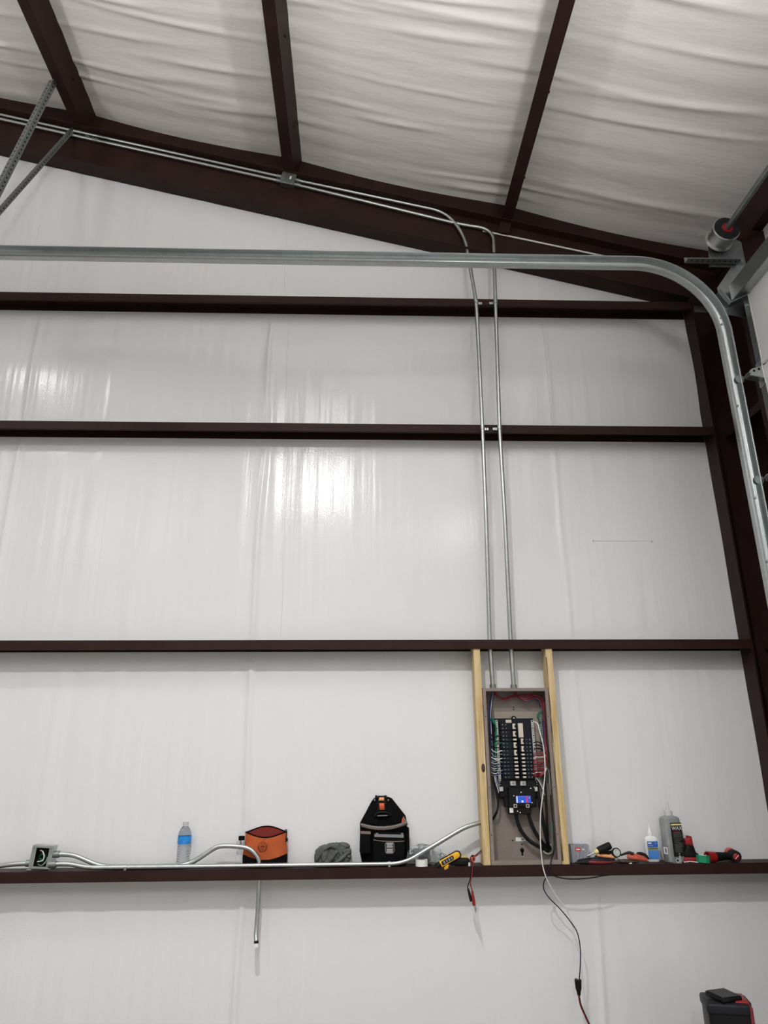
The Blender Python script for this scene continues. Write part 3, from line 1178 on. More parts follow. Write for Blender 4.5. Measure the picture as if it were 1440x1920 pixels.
# rear conduit: box -> shelf -> swan neck -> down through the girt
cb = [Vector((BX + 0.05, YB, ZS + 0.074)), P(135, 1611, YB), on_shelf(190, YB), on_shelf(352, YB), P(408, 1586, YB), P(478, 1590, YB)]
cb[1].z = ZS + 0.074
dz = P(487, 1625, YB)
path = fillet(cb, 0.07, 8)[:-1]
arc = [P(455, 1588, YB), P(468, 1592, YB), P(479, 1602, YB), P(486, 1618, YB), Vector((dz.x, YB, ZS - 0.08)), Vector((dz.x, YB, ZS - 0.20))]
path = fillet([cb[0], cb[1], cb[2], cb[3], cb[4], P(432, 1586, YB)], 0.07, 8) + spline(arc, 6)
tail = [Vector((dz.x - 0.002, YB, ZS - 0.26)), Vector((dz.x - 0.002, YB - 0.01, ZS - 0.30)), Vector((dz.x + 0.002, YB - 0.02, ZS - 0.325))]
t = thing('electrical_conduit', 'rear conduit looping over beside the orange pouch and down through the shelf', 'conduit', (dz.x, YB, ZS))
bm = new()
tube(bm, path + tail, RC - 0.001, 14)
obj('pipe', bm, 'emt', t, True)
collar(t, Vector((BX + 0.046, YB, ZS + 0.074)), Vector((BX + 0.082, YB, ZS + 0.074)), 0.0165, 'connector')
e0 = tail[-1]
collar(t, e0, e0 + Vector((0.001, -0.003, -0.010)), 0.0115, 'black_ring', 'rubber')
collar(t, e0 + Vector((0.001, -0.003, -0.010)), e0 + Vector((0.002, -0.006, -0.026)), 0.0130, 'end_bushing', 'white')
for px in (262, 271):
    q = on_shelf(px, YB)
    bm = new()
    cyl(bm, (q.x, YB + 0.014, ZS), (q.x, YB + 0.014, ZS + 0.022), 0.004, 8)
    obj('strap_screw', bm, 'galv_dull', t)
cl = [Vector((BX - 0.05, YA + 0.01, ZS + 0.036)), P(25, 1623, YA + 0.01), P(-40, 1643, YA + 0.01), P(-200, 1644, YA + 0.01)]
cl[1].z = ZS + 0.034
cl[2].z = ZC
cl[3].z = ZC
t = thing('electrical_conduit', 'conduit leaving the open shelf box towards the left edge', 'conduit', cl[1])
bm = new()
tube(bm, fillet(cl, 0.08, 8), RC - 0.001, 14)
obj('pipe', bm, 'emt', t, True)
collar(t, Vector((BX - 0.072, YA + 0.01, ZS + 0.0358)), Vector((BX - 0.046, YA + 0.01, ZS + 0.036)), 0.0165, 'connector')

# ------------------------------------------------------------------ wooden studs and the breaker panel
YPF = 4.036                                    # front of the panel enclosure
PX0 = (P(905, 1290, YPF).x + P(921, 1621, YPF).x) / 2
PX1 = (P(1026, 1290, YPF).x + P(1054, 1621, YPF).x) / 2
PZ1 = P(965, 1290, YPF).z
PZ0 = ZS + 0.002
YPB = YPF + 0.098                              # inside face of the back pan
for lab, x0, x1, yo in (('rough pine stud left of the breaker panel, with a knot', PX0 - 0.042, PX0 - 0.003, 0.0),
                        ('rough pine stud right of the breaker panel, with a bark edge', PX1 + 0.003, PX1 + 0.042, 0.0)):
    t = thing('wooden_stud', lab, 'stud', ((x0 + x1) / 2, YPF + 0.04, ZS), 'pine studs beside the breaker panel')
    bm = new()
    rbox(bm, x0, x1, YPF + yo - 0.004, YPF + 0.088, ZS + 0.001, GIRTS[1] - 0.006, 0.003, 2)
    sd = obj('board', bm, 'wood', t)
    if 'right' in lab:
        bm = new()
        pts = [Vector((x0 + 0.003 + 0.004 * noise.noise(Vector((z * 7, 0, 0))), YPF + yo - 0.003, z)) for z in frange(ZS + 0.02, GIRTS[1] - 0.10, 0.04)]
        tube(bm, pts, [0.0015 + 0.004 * abs(noise.noise(Vector((p.z * 5, 4, 0)))) for p in pts], 6)
        obj('bark', bm, 'brown_tool', t, True)
    else:
        bm = new()
        q = P(904, 1440, YPF - 0.004)
        lathe(bm, [(0.001, 0), (0.011, 0), (0.008, 0.002), (0.002, 0.0022)], 14, Matrix.Translation((x0 + 0.024, YPF + yo - 0.0035, q.z)) @ Matrix.Rotation(radians(90), 4, 'X'), 1.0, 2.2)
        obj('knot', bm, 'brown_tool', t, True)

lc = thing('breaker_panel', 'open taupe electrical breaker panel full of breakers and coloured wires', 'breaker panel', ((PX0 + PX1) / 2, YPF + 0.05, ZS))
bm = new()
box(bm, PX0, PX1, YPB, YPB + 0.0015, PZ0, PZ1)
obj('back_pan', bm, 'taupe', lc)
for nm, a in (('side_wall', (PX0, PX0 + 0.0015, YPF, YPB, PZ0, PZ1)), ('side_wall', (PX1 - 0.0015, PX1, YPF, YPB, PZ0, PZ1)),
              ('top_wall', (PX0, PX1, YPF, YPB, PZ1 - 0.0015, PZ1)), ('bottom_wall', (PX0, PX1, YPF, YPB, PZ0, PZ0 + 0.0015))):
    bm = new()
    box(bm, *a)
    obj(nm, bm, 'taupe', lc)
LW = 0.017
for nm, a in (('front_lip', (PX0, PX0 + LW, PZ0, PZ1)), ('front_lip', (PX1 - LW, PX1, PZ0, PZ1)), ('front_lip', (PX0 + LW, PX1 - LW, PZ1 - LW, PZ1)), ('front_lip', (PX0 + LW, PX1 - LW, PZ0, PZ0 + 0.022))):
    bm = new()
    box(bm, a[0], a[1], YPF - 0.0015, YPF + 0.0005, a[2], a[3])
    lp = obj(nm, bm, 'taupe', lc)
    if a[3] - a[2] > 0.5:
        for f in (0.16, 0.42, 0.83):
            bm = new()
            z = a[2] + (a[3] - a[2]) * f
            cyl(bm, ((a[0] + a[1]) / 2, YPF - 0.002, z), ((a[0] + a[1]) / 2, YPF + 0.0002, z), 0.0028, 8)
            obj('screw_hole', bm, 'black', lp)


def pbox(name, px0, px1, py0, py1, y0, y1, material, par, r=0.0015, pyref=None):
    """Box in the panel, its front face filling a pixel rectangle at depth y0."""
    pm = (py0 + py1) / 2
    pmx = (px0 + px1) / 2
    xa, xb = P(px0, pm, y0).x, P(px1, pm, y0).x
    za, zb = P(pmx, py1, y0).z, P(pmx, py0, y0).z
    b = new()
    if r:
        rbox(b, xa, xb, y0, y1, za, zb, r, 1)
    else:
        box(b, xa, xb, y0, y1, za, zb)
    return obj(name, b, material, par)


# mounting plate behind the bus, bus carrier, top screw
pbox('mounting_plate', 931, 1015, 1334, 1500, YPB - 0.012, YPB - 0.004, 'taupe_light', lc)
carrier = pbox('bus_carrier', 928, 1005, 1347, 1498, YPB - 0.035, YPB - 0.013, 'breaker', lc)
pbox('carrier_step', 936, 1011, 1463, 1494, YPB - 0.050, YPB - 0.036, 'black', lc)
bm = new()
q = P(963.5, 1347, YPB - 0.030)
cyl(bm, q, q + Vector((0, 0.012, 0)), 0.014, 16)
tab = obj('carrier_tab', bm, 'breaker', lc)
bm = new()
cyl(bm, q - Vector((0, 0.002, 0)), q, 0.005, 10)
obj('screw', bm, 'label_white', tab)
pbox('carrier_label', 948, 959, 1349.5, 1355.5, YPB - 0.0365, YPB - 0.0348, 'beige', lc)
pbox('cover_plate', 972, 981, 1356, 1383, YPB - 0.052, YPB - 0.036, 'beige', lc)
YBR = YPB - 0.064
ROW0, ROWP = 1358.5, 7.05
XL0, XL1 = P(941, 1410, YBR).x, P(972, 1410, YBR).x
XR0, XR1 = P(974.5, 1410, YBR).x, P(1000, 1410, YBR).x


def breaker(side, k, n):
    za, zb = P(965, ROW0 + ROWP * (k + n - 0.5), YBR).z, P(965, ROW0 + ROWP * (k - 0.5), YBR).z
    x0, x1 = (XL0, XL1) if side < 0 else (XR0, XR1)
    drift = (P(965, ROW0 + ROWP * k, YBR).x - P(965, 1410, YBR).x) * 0
    b = new()
    rbox(b, x0, x1, YBR + 0.006, YPB - 0.034, za + 0.0006, zb - 0.0006, 0.0015, 1)
    xin = x1 if side < 0 else x0
    o = obj('breaker', b, 'breaker', lc)
    zc, hh = (za + zb) / 2, (zb - za) / 2
    xa, xb = (xin - 0.028, xin - 0.006) if side < 0 else (xin + 0.006, xin + 0.026)
    b = new()
    rbox(b, xa - 0.002, xb + 0.002, YBR + 0.001, YBR + 0.007, za + 0.002, zb - 0.002, 0.001, 1)
    obj('handle_well', b, 'breaker', o)
    b = new()
    if n == 1:
        rbox(b, xa + 0.002, xb - 0.001, YBR - 0.011, YBR + 0.002, zc - 0.0046, zc + 0.0046, 0.0012, 1)
    else:
        for s in (-1, 1):
            rbox(b, xa + 0.003, xb - 0.003, YBR - 0.010, YBR + 0.002, zc + s * 0.010 - 0.0045, zc + s * 0.010 + 0.0045, 0.0015, 1)
        rbox(b, xa + 0.003, xa + 0.013, YBR - 0.012, YBR - 0.002, zc - 0.0140, zc + 0.0140, 0.0015, 1)
    obj('toggle', b, 'beige', o)
    for j in range(n):
        z = za + (zb - za) * (j + 0.5) / n
        for dx, rr in ((0.014, 0.0032), (0.032, 0.0024)):
            xx = x0 + dx if side < 0 else x1 - dx
            b = new()
            cyl(b, (xx, YBR + 0.0045, z), (xx, YBR + 0.007, z), rr, 8)
            obj('terminal_screw', b, 'galv_dull', o)


for k, n in ((0, 2), (2, 2), (4, 1), (5, 2), (7, 2), (9, 1), (10, 1), (11, 1), (12, 1), (13, 1), (14, 1)):
    breaker(-1, k, n)
for k, n in ((4, 2), (6, 2), (8, 1), (9, 1), (10, 1), (11, 1), (12, 1), (13, 1), (14, 1)):
    breaker(1, k, n)


def bar(px0, px1, py0, py1, y, lug=True):
    o = pbox('neutral_bar', px0, px1, py0, py1, y, y + 0.012, 'lug', lc, 0.001)
    zt, zb_ = P(px0, py0, y).z, P(px0, py1, y).z
    xm = P((px0 + px1) / 2, (py0 + py1) / 2, y).x
    n = int((zt - zb_) / 0.0125)
    for i in range(n):
        b = new()
        z = zb_ + (i + 0.5) * (zt - zb_) / n
        cyl(b, (xm, y - 0.003, z), (xm, y + 0.001, z), 0.0034, 8)
        obj('bar_screw', b, 'galv_dull' if i % 3 else 'black', o)
    return o


bar(932, 937, 1350, 1478, YPB - 0.050)
bar(1000, 1005, 1350, 1478, YPB - 0.050)
gb = pbox('ground_bar', 1013, 1017.5, 1346, 1390, YPB - 0.026, YPB - 0.014, 'lug', lc, 0.001)
zt, zb_ = P(1015, 1347, YPB - 0.026).z, P(1015, 1389, YPB - 0.026).z
for i in range(10):
    bm = new()
    z = zb_ + (i + 0.5) * (zt - zb_) / 10
    xx = P(1015, 1368, YPB - 0.026).x
    cyl(bm, (xx, YPB - 0.031, z), (xx, YPB - 0.025, z), 0.0036, 8)
    obj('ground_screw', bm, 'wire_green', gb)
for px in (940.5, 1005):
    pbox('end_lug', px - 4.5, px + 3.5, 1475, 1484, YPB - 0.062, YPB - 0.046, 'lug', lc, 0.002)
for px in (962, 981):
    o = pbox('bus_lug', px - 5.5, px + 5.5, 1464.5, 1473.5, YPB - 0.066, YPB - 0.048, 'lug', lc, 0.002)
    bm = new()
    q = P(px + 1, 1469, YPB - 0.067)
    cyl(bm, q, q + Vector((0, 0.004, 0)), 0.008, 12)
    obj('lug_screw', bm, 'galv_dull', o)
# main breaker
mb = pbox('main_breaker', 954, 1004, 1477, 1513, YPB - 0.078, YPB - 0.036, 'black', lc, 0.003)
pbox('lower_block', 954, 996, 1511, 1527, YPB - 0.066, YPB - 0.030, 'black', mb, 0.003)
pbox('shoulder_block', 946, 1006, 1494, 1514, YPB - 0.060, YPB - 0.030, 'black', mb, 0.002)
pbox('lit_label', 967.5, 995.5, 1492.2, 1505.6, YPB - 0.0800, YPB - 0.0775, 'screen', mb, 0.0006)
pbox('label_mark', 968.2, 970.8, 1492.8, 1505.2, YPB - 0.0806, YPB - 0.0798, 'screen_white', mb, 0)
pbox('label_mark', 977.8, 981.6, 1500.8, 1504.6, YPB - 0.0806, YPB - 0.0798, 'screen_white', mb, 0)
pbox('label_band', 986.6, 989.6, 1492.6, 1505.4, YPB - 0.0806, YPB - 0.0798, 'screen_red', mb, 0)
pbox('label_mark', 991.2, 994.0, 1493.2, 1497.5, YPB - 0.0806, YPB - 0.0798, 'wire_grey', mb, 0)
pbox('label_mark', 973.0, 985.0, 1493.2, 1494.2, YPB - 0.0806, YPB - 0.0798, 'wire_grey', mb, 0)
for px in (966.5, 989.5):
    o = pbox('main_lug', px - 3.6, px + 3.6, 1507.6, 1514.8, YPB - 0.0815, YPB - 0.070, 'lug', mb, 0.0015)
    bm = new()
    q = P(px, 1511.2, YPB - 0.082)
    cyl(bm, q, q + Vector((0, 0.003, 0)), 0.0058, 6)
    obj('hex_socket', bm, 'black', o)
pbox('side_label', 955.5, 962.5, 1514.5, 1524, YPB - 0.0675, YPB - 0.0655, 'label_white', mb, 0)
for px, py in ((963.5, 1492), (995, 1478), (997.5, 1505), (977, 1485.5), (970.5, 1521), (975.5, 1523.5)):
    bm = new()
    q = P(px, py, YPB - 0.0795 if py < 1515 else YPB - 0.068)
    cyl(bm, q, q + Vector((0, 0.004, 0)), 0.0032, 8)
    obj('screw', bm, 'label_white', mb)
# knockouts, keyhole, sticker in the empty lower half
for px, py, rr in ((938, 1583, 0.034), (938, 1583, 0.020), (962, 1598, 0.017), (1000, 1596, 0.017), (947, 1594, 0.018)):
    q = P(px, py, YPB)
    bm = new()
    ring_solid(bm, rr - 0.0012, rr, 0.0012, 28, Matrix.Translation((q.x, YPB, q.z)) @ Matrix.Rotation(radians(90), 4, 'X'))
    obj('knockout', bm, 'taupe_light', lc, True)
q = P(979, 1594, YPB)
bm = new()
cyl(bm, (q.x, YPB - 0.001, q.z), (q.x, YPB + 0.001, q.z), 0.011, 16)
box(bm, q.x - 0.005, q.x + 0.005, YPB - 0.001, YPB + 0.001, q.z - 0.026, q.z)
obj('keyhole', bm, 'black', lc)
for px, py in ((961, 1576), (979, 1583), (963, 1326), (963, 1330)):
    q = P(px, py, YPB)
    bm = new()
    cyl(bm, (q.x, YPB - 0.001, q.z), (q.x, YPB + 0.001, q.z), 0.0042, 10)
    obj('screw_hole', bm, 'black', lc)
pbox('sticker', 967, 984.5, 1570, 1577.5, YPB - 0.0008, YPB, 'label_white', lc, 0)
pbox('sticker_print', 978, 983.5, 1571, 1576, YPB - 0.0012, YPB - 0.0006, 'wire_grey', lc, 0)
# conduit bushing at the lower right
q = P(1027, 1591, YPB - 0.02)
bm = new()
ring_solid(bm, 0.021, 0.029, 0.022, 28, Matrix.Translation((q.x, YPB, q.z)) @ Matrix.Rotation(radians(90), 4, 'X'))
bush = obj('conduit_bushing', bm, 'lug', lc, True)
bm = new()
lathe(bm, [(0.001, 0), (0.021, 0), (0.021, 0.004), (0.001, 0.004)], 24, Matrix.Translation((q.x, YPB, q.z)) @ Matrix.Rotation(radians(90), 4, 'X'))
obj('bore', bm, 'rubber', bush)


def wire(pts, r, material, par=lc, name='wire', k=7):
    b = new()
    tube(b, spline(pts, k), r, 8)
    return obj(name, b, material, par, True)


def pw(l):
    return [P(*p) for p in l]


Y1, Y2, Y3 = YPB - 0.05, YPB - 0.03, YPB - 0.075
wire(pw([(967, 1520, Y1), (969, 1535, Y1), (976, 1555, Y1), (990, 1574, Y1), (1008, 1586, Y1), (1022, 1592, Y2), (1027, 1592, YPB)]), 0.0098, 'rubber', name='feeder_cable')
wire(pw([(990, 1520, Y1), (993, 1535, Y1), (1001, 1555, Y1), (1011, 1572, Y1), (1022, 1586, Y2), (1028, 1590, YPB)]), 0.0098, 'rubber', name='feeder_cable')
wire(pw([(1007, 1478, Y1), (1011, 1500, Y1), (1016, 1530, Y1), (1022, 1560, Y1), (1027, 1580, Y2), (1028, 1590, YPB)]), 0.0100, 'rubber', name='feeder_cable')
wire(pw([(1020, 1440, Y2), (1021, 1470, Y2), (1024, 1510, Y1), (1026, 1550, Y1), (1028, 1590, YPB)]), 0.0070, 'rubber', name='feeder_cable')
wire(pw([(926, 1452, Y2), (927, 1470, Y1), (932, 1490, Y1), (934, 1508, Y1), (931, 1524, Y1), (925, 1535, Y2), (921, 1540, Y2)]), 0.0052, 'rubber', name='feeder_cable')
wire(pw([(928, 1460, Y2), (931, 1478, Y1), (934, 1494, Y1), (933, 1515, Y1), (927, 1530, Y2), (921, 1536, Y2)]), 0.0040, 'rubber', name='feeder_cable')
# bundle from the right riser: over the top and down the right side
rr_ = random.Random(11)
for i in range(7):
    o = i * 1.1
    mm = ('wire_red', 'wire_pink', 'wire_red', 'rubber', 'wire_red', 'wire_pink', 'wire_blue')[i]
    wire(pw([(962 + i * 0.7, 1293, Y2), (966 + o, 1302 + o, Y2), (974 + o, 1308 + o * 0.7, Y1), (988, 1309 + o * 0.8, Y1), (1001, 1303 + o, Y2), (1012 - o * 0.3, 1306 + o, Y2),
              (1019 - o * 0.5, 1320 + o, Y2), (1021 - o * 0.4, 1345, Y2), (1023 - o * 0.4, 1385, Y2), (1026 - o * 0.6, 1418, Y1), (1025 - o, 1436 + o, Y1)]), 0.0029, mm)
for i in range(3):
    wire(pw([(925 + i, 1294, Y2), (930 + i * 2, 1304, Y2), (945, 1309 + i * 2, Y2), (960, 1304 + i * 2, Y2), (985, 1302 + i, Y2), (1008, 1303 + i, Y2), (1019, 1316, Y2), (1021, 1350, Y2), (1026, 1420, Y2)]), 0.0026,
         ('wire_red', 'lining', 'wire_pink')[i])
# fan to the right-hand breakers
for i in range(11):
    y0 = 1412 + i * 4.1
    wire(pw([(1000, y0 + 2, Y3 + 0.01), (1006, y0 + rr_.uniform(-1, 1), Y3), (1014, y0 + rr_.uniform(-2, 1.5), Y1), (1022 + rr_.uniform(-1, 2), y0 - 4, Y1), (1024, y0 - 16, Y2)]), 0.0027,
         ('wire_pink', 'wire_red', 'wire_white', 'wire_red', 'wire_pink', 'wire_red', 'wire_red', 'wire_pink', 'wire_red', 'wire_white', 'wire_red')[i])
for i in range(4):
    wire(pw([(1002, 1446 + i * 3, Y3), (1010, 1448 + i * 3, Y1), (1020, 1446 + i, Y1), (1024, 1434, Y2)]), 0.0034, 'wire_red')
for i in range(3):
    wire(pw([(1001, 1392 + i * 6, Y1), (1008, 1391 + i * 6, Y1), (1016, 1395 + i * 5, Y2), (1021, 1400 + i * 6, Y2)]), 0.0030, 'rubber')
wire(pw([(1018, 1332, Y2), (1012, 1336, Y1), (1007, 1343, Y1), (1011, 1352, Y2)]), 0.0028, 'wire_green')
wire(pw([(1019, 1338, Y2), (1013, 1338, Y1), (1009, 1346, Y1), (1013, 1356, Y2)]), 0.0028, 'wire_green')
# left bundle: blue, green, white
for i in range(6):
    mm = ('wire_blue', 'rubber', 'wire_blue', 'wire_blue', 'wire_white', 'rubber')[i]
    wire(pw([(922 + i * 0.6, 1293, Y2), (921 + i * 0.6, 1302, Y2), (918 + i * 0.9, 1318, Y2), (917 + i * 0.8, 1340, Y2), (919 + i * 0.7, 1380, Y2), (922 + i * 0.6, 1420, Y2), (923 + i * 0.8, 1450, Y2)]), 0.0026, mm)
for i in range(4):
    wire(pw([(919, 1347 + i, Y2), (925, 1349 + i * 2, Y1), (929.5 + i * 0.4, 1358 + i * 3, Y1), (929 + i * 0.3, 1380 + i * 8, Y1), (928, 1402 + i * 10, Y1)]), 0.0025, 'wire_green')
for i in range(11):
    y0 = 1380 + i * 7.2
    mm = ('rubber', 'rubber', 'wire_green', 'rubber', 'wire_white', 'wire_grey', 'wire_white', 'wire_grey', 'wire_blue', 'wire_grey', 'wire_blue')[i]
    wire(pw([(920 + i * 0.25, y0 - 4, Y2), (925 + i * 0.2, y0 + rr_.uniform(-1, 2), Y1), (932 + i * 0.2, y0 + rr_.uniform(0, 2.5), Y1 - 0.008), (938 + i * 0.1, y0 + rr_.uniform(-2, 1), Y3 + 0.01), (942, y0 - 1, Y3 + 0.012)]), 0.0024, mm)
for i in range(8):
    y0 = 1420 + i * 4.6
    wire(pw([(921, y0, Y2), (926, y0 + 3, Y1), (932, y0 + 2, Y1 - 0.004), (936, y0 + rr_.uniform(-3, 1), Y1)]), 0.0020, ('wire_white', 'wire_grey')[i % 2])
for i in range(4):
    wire(pw([(927 + i, 1455, Y1), (929 + i, 1465, Y1), (932 + i * 0.7, 1475, Y1), (935, 1487, Y1)]), 0.0022, ('wire_white', 'wire_grey', 'wire_blue', 'wire_grey')[i])
for i in range(3):
    wire(pw([(1004, 1452 + i * 4, Y1), (1012, 1462 + i * 5, Y1), (1018, 1476 + i * 5, Y1), (1021, 1492, Y1)]), 0.0022, ('wire_grey', 'wire_white', 'rubber')[i])
wire(pw([(1025, 1440, Y2), (1029, 1446, Y2), (1031, 1470, Y2), (1033, 1505, Y2)]), 0.0018, 'wire_white')
wire(pw([(1027, 1445, Y2), (1031, 1480, Y2), (1034, 1520, Y2), (1037, 1560, Y2), (1038, 1600, Y2)]), 0.0018, 'wire_green')
# loose white and black leads that leave the panel and hang below the shelf
YH = YF - 0.012
lw = thing('loose_wire', 'long white wire hanging from the breaker panel down below the shelf', 'wire', P(1085, 1838, 4.0))
wpts = pw([(1000, 1353, Y1), (1008, 1357, Y3), (1012, 1372, YPF + 0.005), (1019, 1400, YPF - 0.006), (1022, 1440, YPF - 0.010), (1019, 1480, YPF - 0.010), (1014, 1520, YPF - 0.010), (1013, 1560, YPF - 0.010),
           (1014, 1590, YH - 0.004), (1018, 1625, YH), (1027, 1652, YH), (1044, 1682, YH + 0.02), (1062, 1704, YH + 0.03), (1073, 1730, YH + 0.03), (1077, 1765, YH + 0.03), (1080, 1800, YH + 0.02), (1084, 1836, YH + 0.01)])
wire(wpts, 0.0031, 'wire_white', lw, 'jacket', 8)
lb = thing('loose_wire', 'long dark wire hanging from the breaker panel beside the white wire', 'wire', P(1086, 1838, 4.0))
bpts = pw([(1032, 1490, Y2), (1035, 1530, Y2), (1038, 1565, Y2), (1039, 1592, Y1), (1034, 1612, YPF - 0.006), (1028, 1636, YH), (1020, 1654, YH), (1020, 1668, YH), (1030, 1684, YH + 0.005),
           (1050, 1704, YH + 0.015), (1068, 1726, YH + 0.02), (1082, 1748, YH + 0.02), (1088, 1778, YH + 0.02), (1088, 1810, YH + 0.015), (1086, 1836, YH + 0.01)])
wire(bpts, 0.0027, 'navy', lb, 'jacket', 8)
pc = thing('power_connector', 'black plug with a red and black cord dangling at the bottom', 'connector', P(1084, 1850, 4.0))
q0, q1 = P(1083.5, 1836, YH + 0.01), P(1085.5, 1866, YH + 0.01)
dd = (q1 - q0)
bm = new()
tube(bm, [q0 + dd * t for t in (0, 0.04, 0.2, 0.55, 0.75, 0.82, 1.0)], [0.0150, 0.0172, 0.0165, 0.0150, 0.0110, 0.0095, 0.0080], 16)
obj('plug_body', bm, 'rubber', pc, True)
wire(pw([(1085, 1864, YH + 0.01), (1089, 1885, YH + 0.01), (1098, 1906, YH), (1108, 1930, YH - 0.01), (1118, 1970, YH - 0.03)]), 0.0050, 'rubber', pc, 'cord')
wire(pw([(1084.2, 1864, YH + 0.006), (1088, 1885, YH + 0.004), (1097, 1906, YH - 0.005), (1107, 1930, YH - 0.015), (1117, 1970, YH - 0.035)]), 0.0028, 'lining', pc, 'cord_stripe')
bc = thing('black_cord', 'thin black cord sagging just below the shelf edge right of the panel', 'cord', P(1090, 1645, YF - 0.01))
wire(pw([(1032, 1639, YH), (1044, 1644, YH), (1062, 1647.5, YH), (1084, 1648, YH), (1108, 1646, YH), (1130, 1642, YH + 0.004), (1150, 1640, YF + 0.04)]), 0.0030, 'rubber', bc, 'jacket')

# ------------------------------------------------------------------ things on the shelf, left to right
MPP = 0.00277                                   # metres per photo pixel at the shelf


def sx(px, y):
    return P(px, 1618, y).x


# water bottle
yb = 4.118
wb = thing('water_bottle', 'small clear water bottle with a blue label standing on the shelf', 'bottle', (sx(342.5, yb), yb, ZS))
mt = Matrix.Translation(wb.location)
pr_ = [(0.004, 0.003), (0.026, 0.001), (0.031, 0.006)]
z = 0.012
while z < 0.108:
    pr_ += [(0.0335, z), (0.0335, z + 0.006), (0.0315, z + 0.0085)]
    z += 0.0115
pr_ += [(0.034, 0.112), (0.034, 0.150), (0.0335, 0.156), (0.031, 0.170), (0.024, 0.184), (0.0155, 0.193), (0.0135, 0.196), (0.0135, 0.203)]
bm = new()
lathe(bm, pr_, 32, mt)
obj('bottle', bm, 'water', wb, True, auto=60)
bm = new()
ring_solid(bm, 0.0345, 0.0350, 0.036, 32, Matrix.Translation(wb.location + Vector((0, 0, 0.113))))
obj('label', bm, 'water_label', wb, True)
bm = new()
lathe(bm, [(0.001, 0), (0.0148, 0), (0.0152, 0.002), (0.0150, 0.013), (0.001, 0.0145)], 24, Matrix.Translation(wb.location + Vector((0, 0, 0.2035))))
obj('cap', bm, 'clear_cap', wb, True)

# orange zip pouch
yb = 4.119
po = thing('zip_pouch', 'open orange canvas zip pouch with black base on the shelf', 'pouch', (sx(496.5, yb), yb, ZS))
cxp = po.location.x
HW = 0.113
N = 48


def pouch_ring(z, a, b, front, back, ex=2.6):
    out = []
    for x, y in se(a, b, ex, N):
        s = -y / b
        k = (1 - (x / a) ** 2)
        out.append((cxp + x, yb + y, ZS + z + (front * s * k if s > 0 else -back * s * k)))
    return out


def pouch_side(zz):
    t = zz / 0.172
    a = HW * (1.0 + 0.05 * sin(pi * min(1, t * 1.6)) - 0.055 * t)
    b = 0.034 - 0.012 * t + 0.005 * sin(pi * t)
    return a, b


zl = [0.0, 0.004, 0.018, 0.038, 0.060]
bm = new()
loft(bm, [pouch_ring(z, *((pouch_side(z)[0] * (0.96 if i == 0 else 1)), pouch_side(z)[1] * (0.9 if i == 0 else 1)), -0.026 * (z / 0.060), 0.004 * (z / 0.060)) for i, z in enumerate(zl)], cap1=False)
obj('base_panel', bm, 'fabric_black', po, True)
bm = new()
rg = []
for i in range(9):
    t = i / 8
    z = 0.0605 + t * 0.103
    a, b = pouch_side(z)
    rg.append(pouch_ring(z, a, b, -0.026 * (1 - t) - 0.024 * t * t, 0.004 + 0.022 * t * t, 2.6 - 0.6 * t))
loft(bm, rg, cap0=False, cap1=False)
obj('body', bm, 'orange_fabric', po, True)
top = rg[-1]
bm = new()
inner = [[(cxp + (x - cxp) * (1 - 0.03 * d), yb + (y - yb) * (1 - 0.02 - 0.05 * d), z - d * 0.03) for x, y, z in top] for d in (0.0, 0.5, 1.0, 2.0, 3.0)]
loft(bm, inner, cap0=False, cap1=True)
obj('lining', bm, 'lining', po, True)
bm = new()
tube(bm, [Vector(p) for p in top] + [Vector(top[0])], 0.0034, 7, False)
zp = obj('zipper', bm, 'fabric_black', po, True)
# emblem on the front face
q = P(492, 1588, yb - 0.035)


def pouch_front_y(x, z):
    t = (z - ZS)
    a, b = pouch_side(t)
    u = min(0.98, abs(x - cxp) / a)
    return yb - b * (1 - u ** 2.3) ** (1 / 2.3)


bm = new()
for r0, r1 in ((0.0232, 0.0250), (0.0160, 0.0170)):
    for j in range(40):
        a0, a1 = 2 * pi * j / 40, 2 * pi * (j + 1) / 40
        vs = []
        for aa, rr in ((a0, r0), (a1, r0), (a1, r1), (a0, r1)):
            x, z = q.x + rr * cos(aa), q.z + rr * sin(aa)
            vs.append(bm.verts.new((x, pouch_front_y(x, z) - 0.0012, z)))
        bm.faces.new(vs)
for j in range(14):
    aa = -pi / 2 + (j - 6.5) * 0.26
    if abs(j - 6.5) < 7:
        x, z = q.x + 0.0200 * cos(aa), q.z + 0.0200 * sin(aa)
        y = pouch_front_y(x, z) - 0.0016
        box(bm, -0.0014, 0.0014, -0.0004, 0.0004, -0.0022, 0.0022, Matrix.Translation((x, y, z)) @ Matrix.Rotation(-(aa + pi / 2), 4, 'Y'))
for (ax, az, bx_, bz) in ((-0.008, -0.006, 0.000, 0.006), (0.000, 0.006, 0.007, -0.004), (-0.011, 0.002, 0.011, 0.002), (0.0, 0.006, 0.002, 0.012), (-0.004, -0.010, 0.005, -0.009)):
    p0, p1 = Vector((q.x + ax, 0, q.z + az)), Vector((q.x + bx_, 0, q.z + bz))
    p0.y, p1.y = pouch_front_y(p0.x, p0.z) - 0.001, pouch_front_y(p1.x, p1.z) - 0.001
    tube(bm, [p0, p1], 0.0013, 5)
obj('emblem', bm, 'emblem', po)
e = P(538, 1556, yb)
wire([Vector(top[0]), P(533, 1559, yb), P(537, 1555.5, yb), P(538, 1562, yb - 0.01), P(537, 1572, yb - 0.01)], 0.0024, 'fabric_black', po, 'zipper_tail')
bm = new()
q = P(537.5, 1574.5, yb - 0.01)
rbox(bm, q.x - 0.006, q.x + 0.006, q.y - 0.003, q.y + 0.003, q.z - 0.009, q.z + 0.009, 0.002)
obj('zipper_pull', bm, 'rubber', po)
bm = new()
q = P(451, 1571, yb)
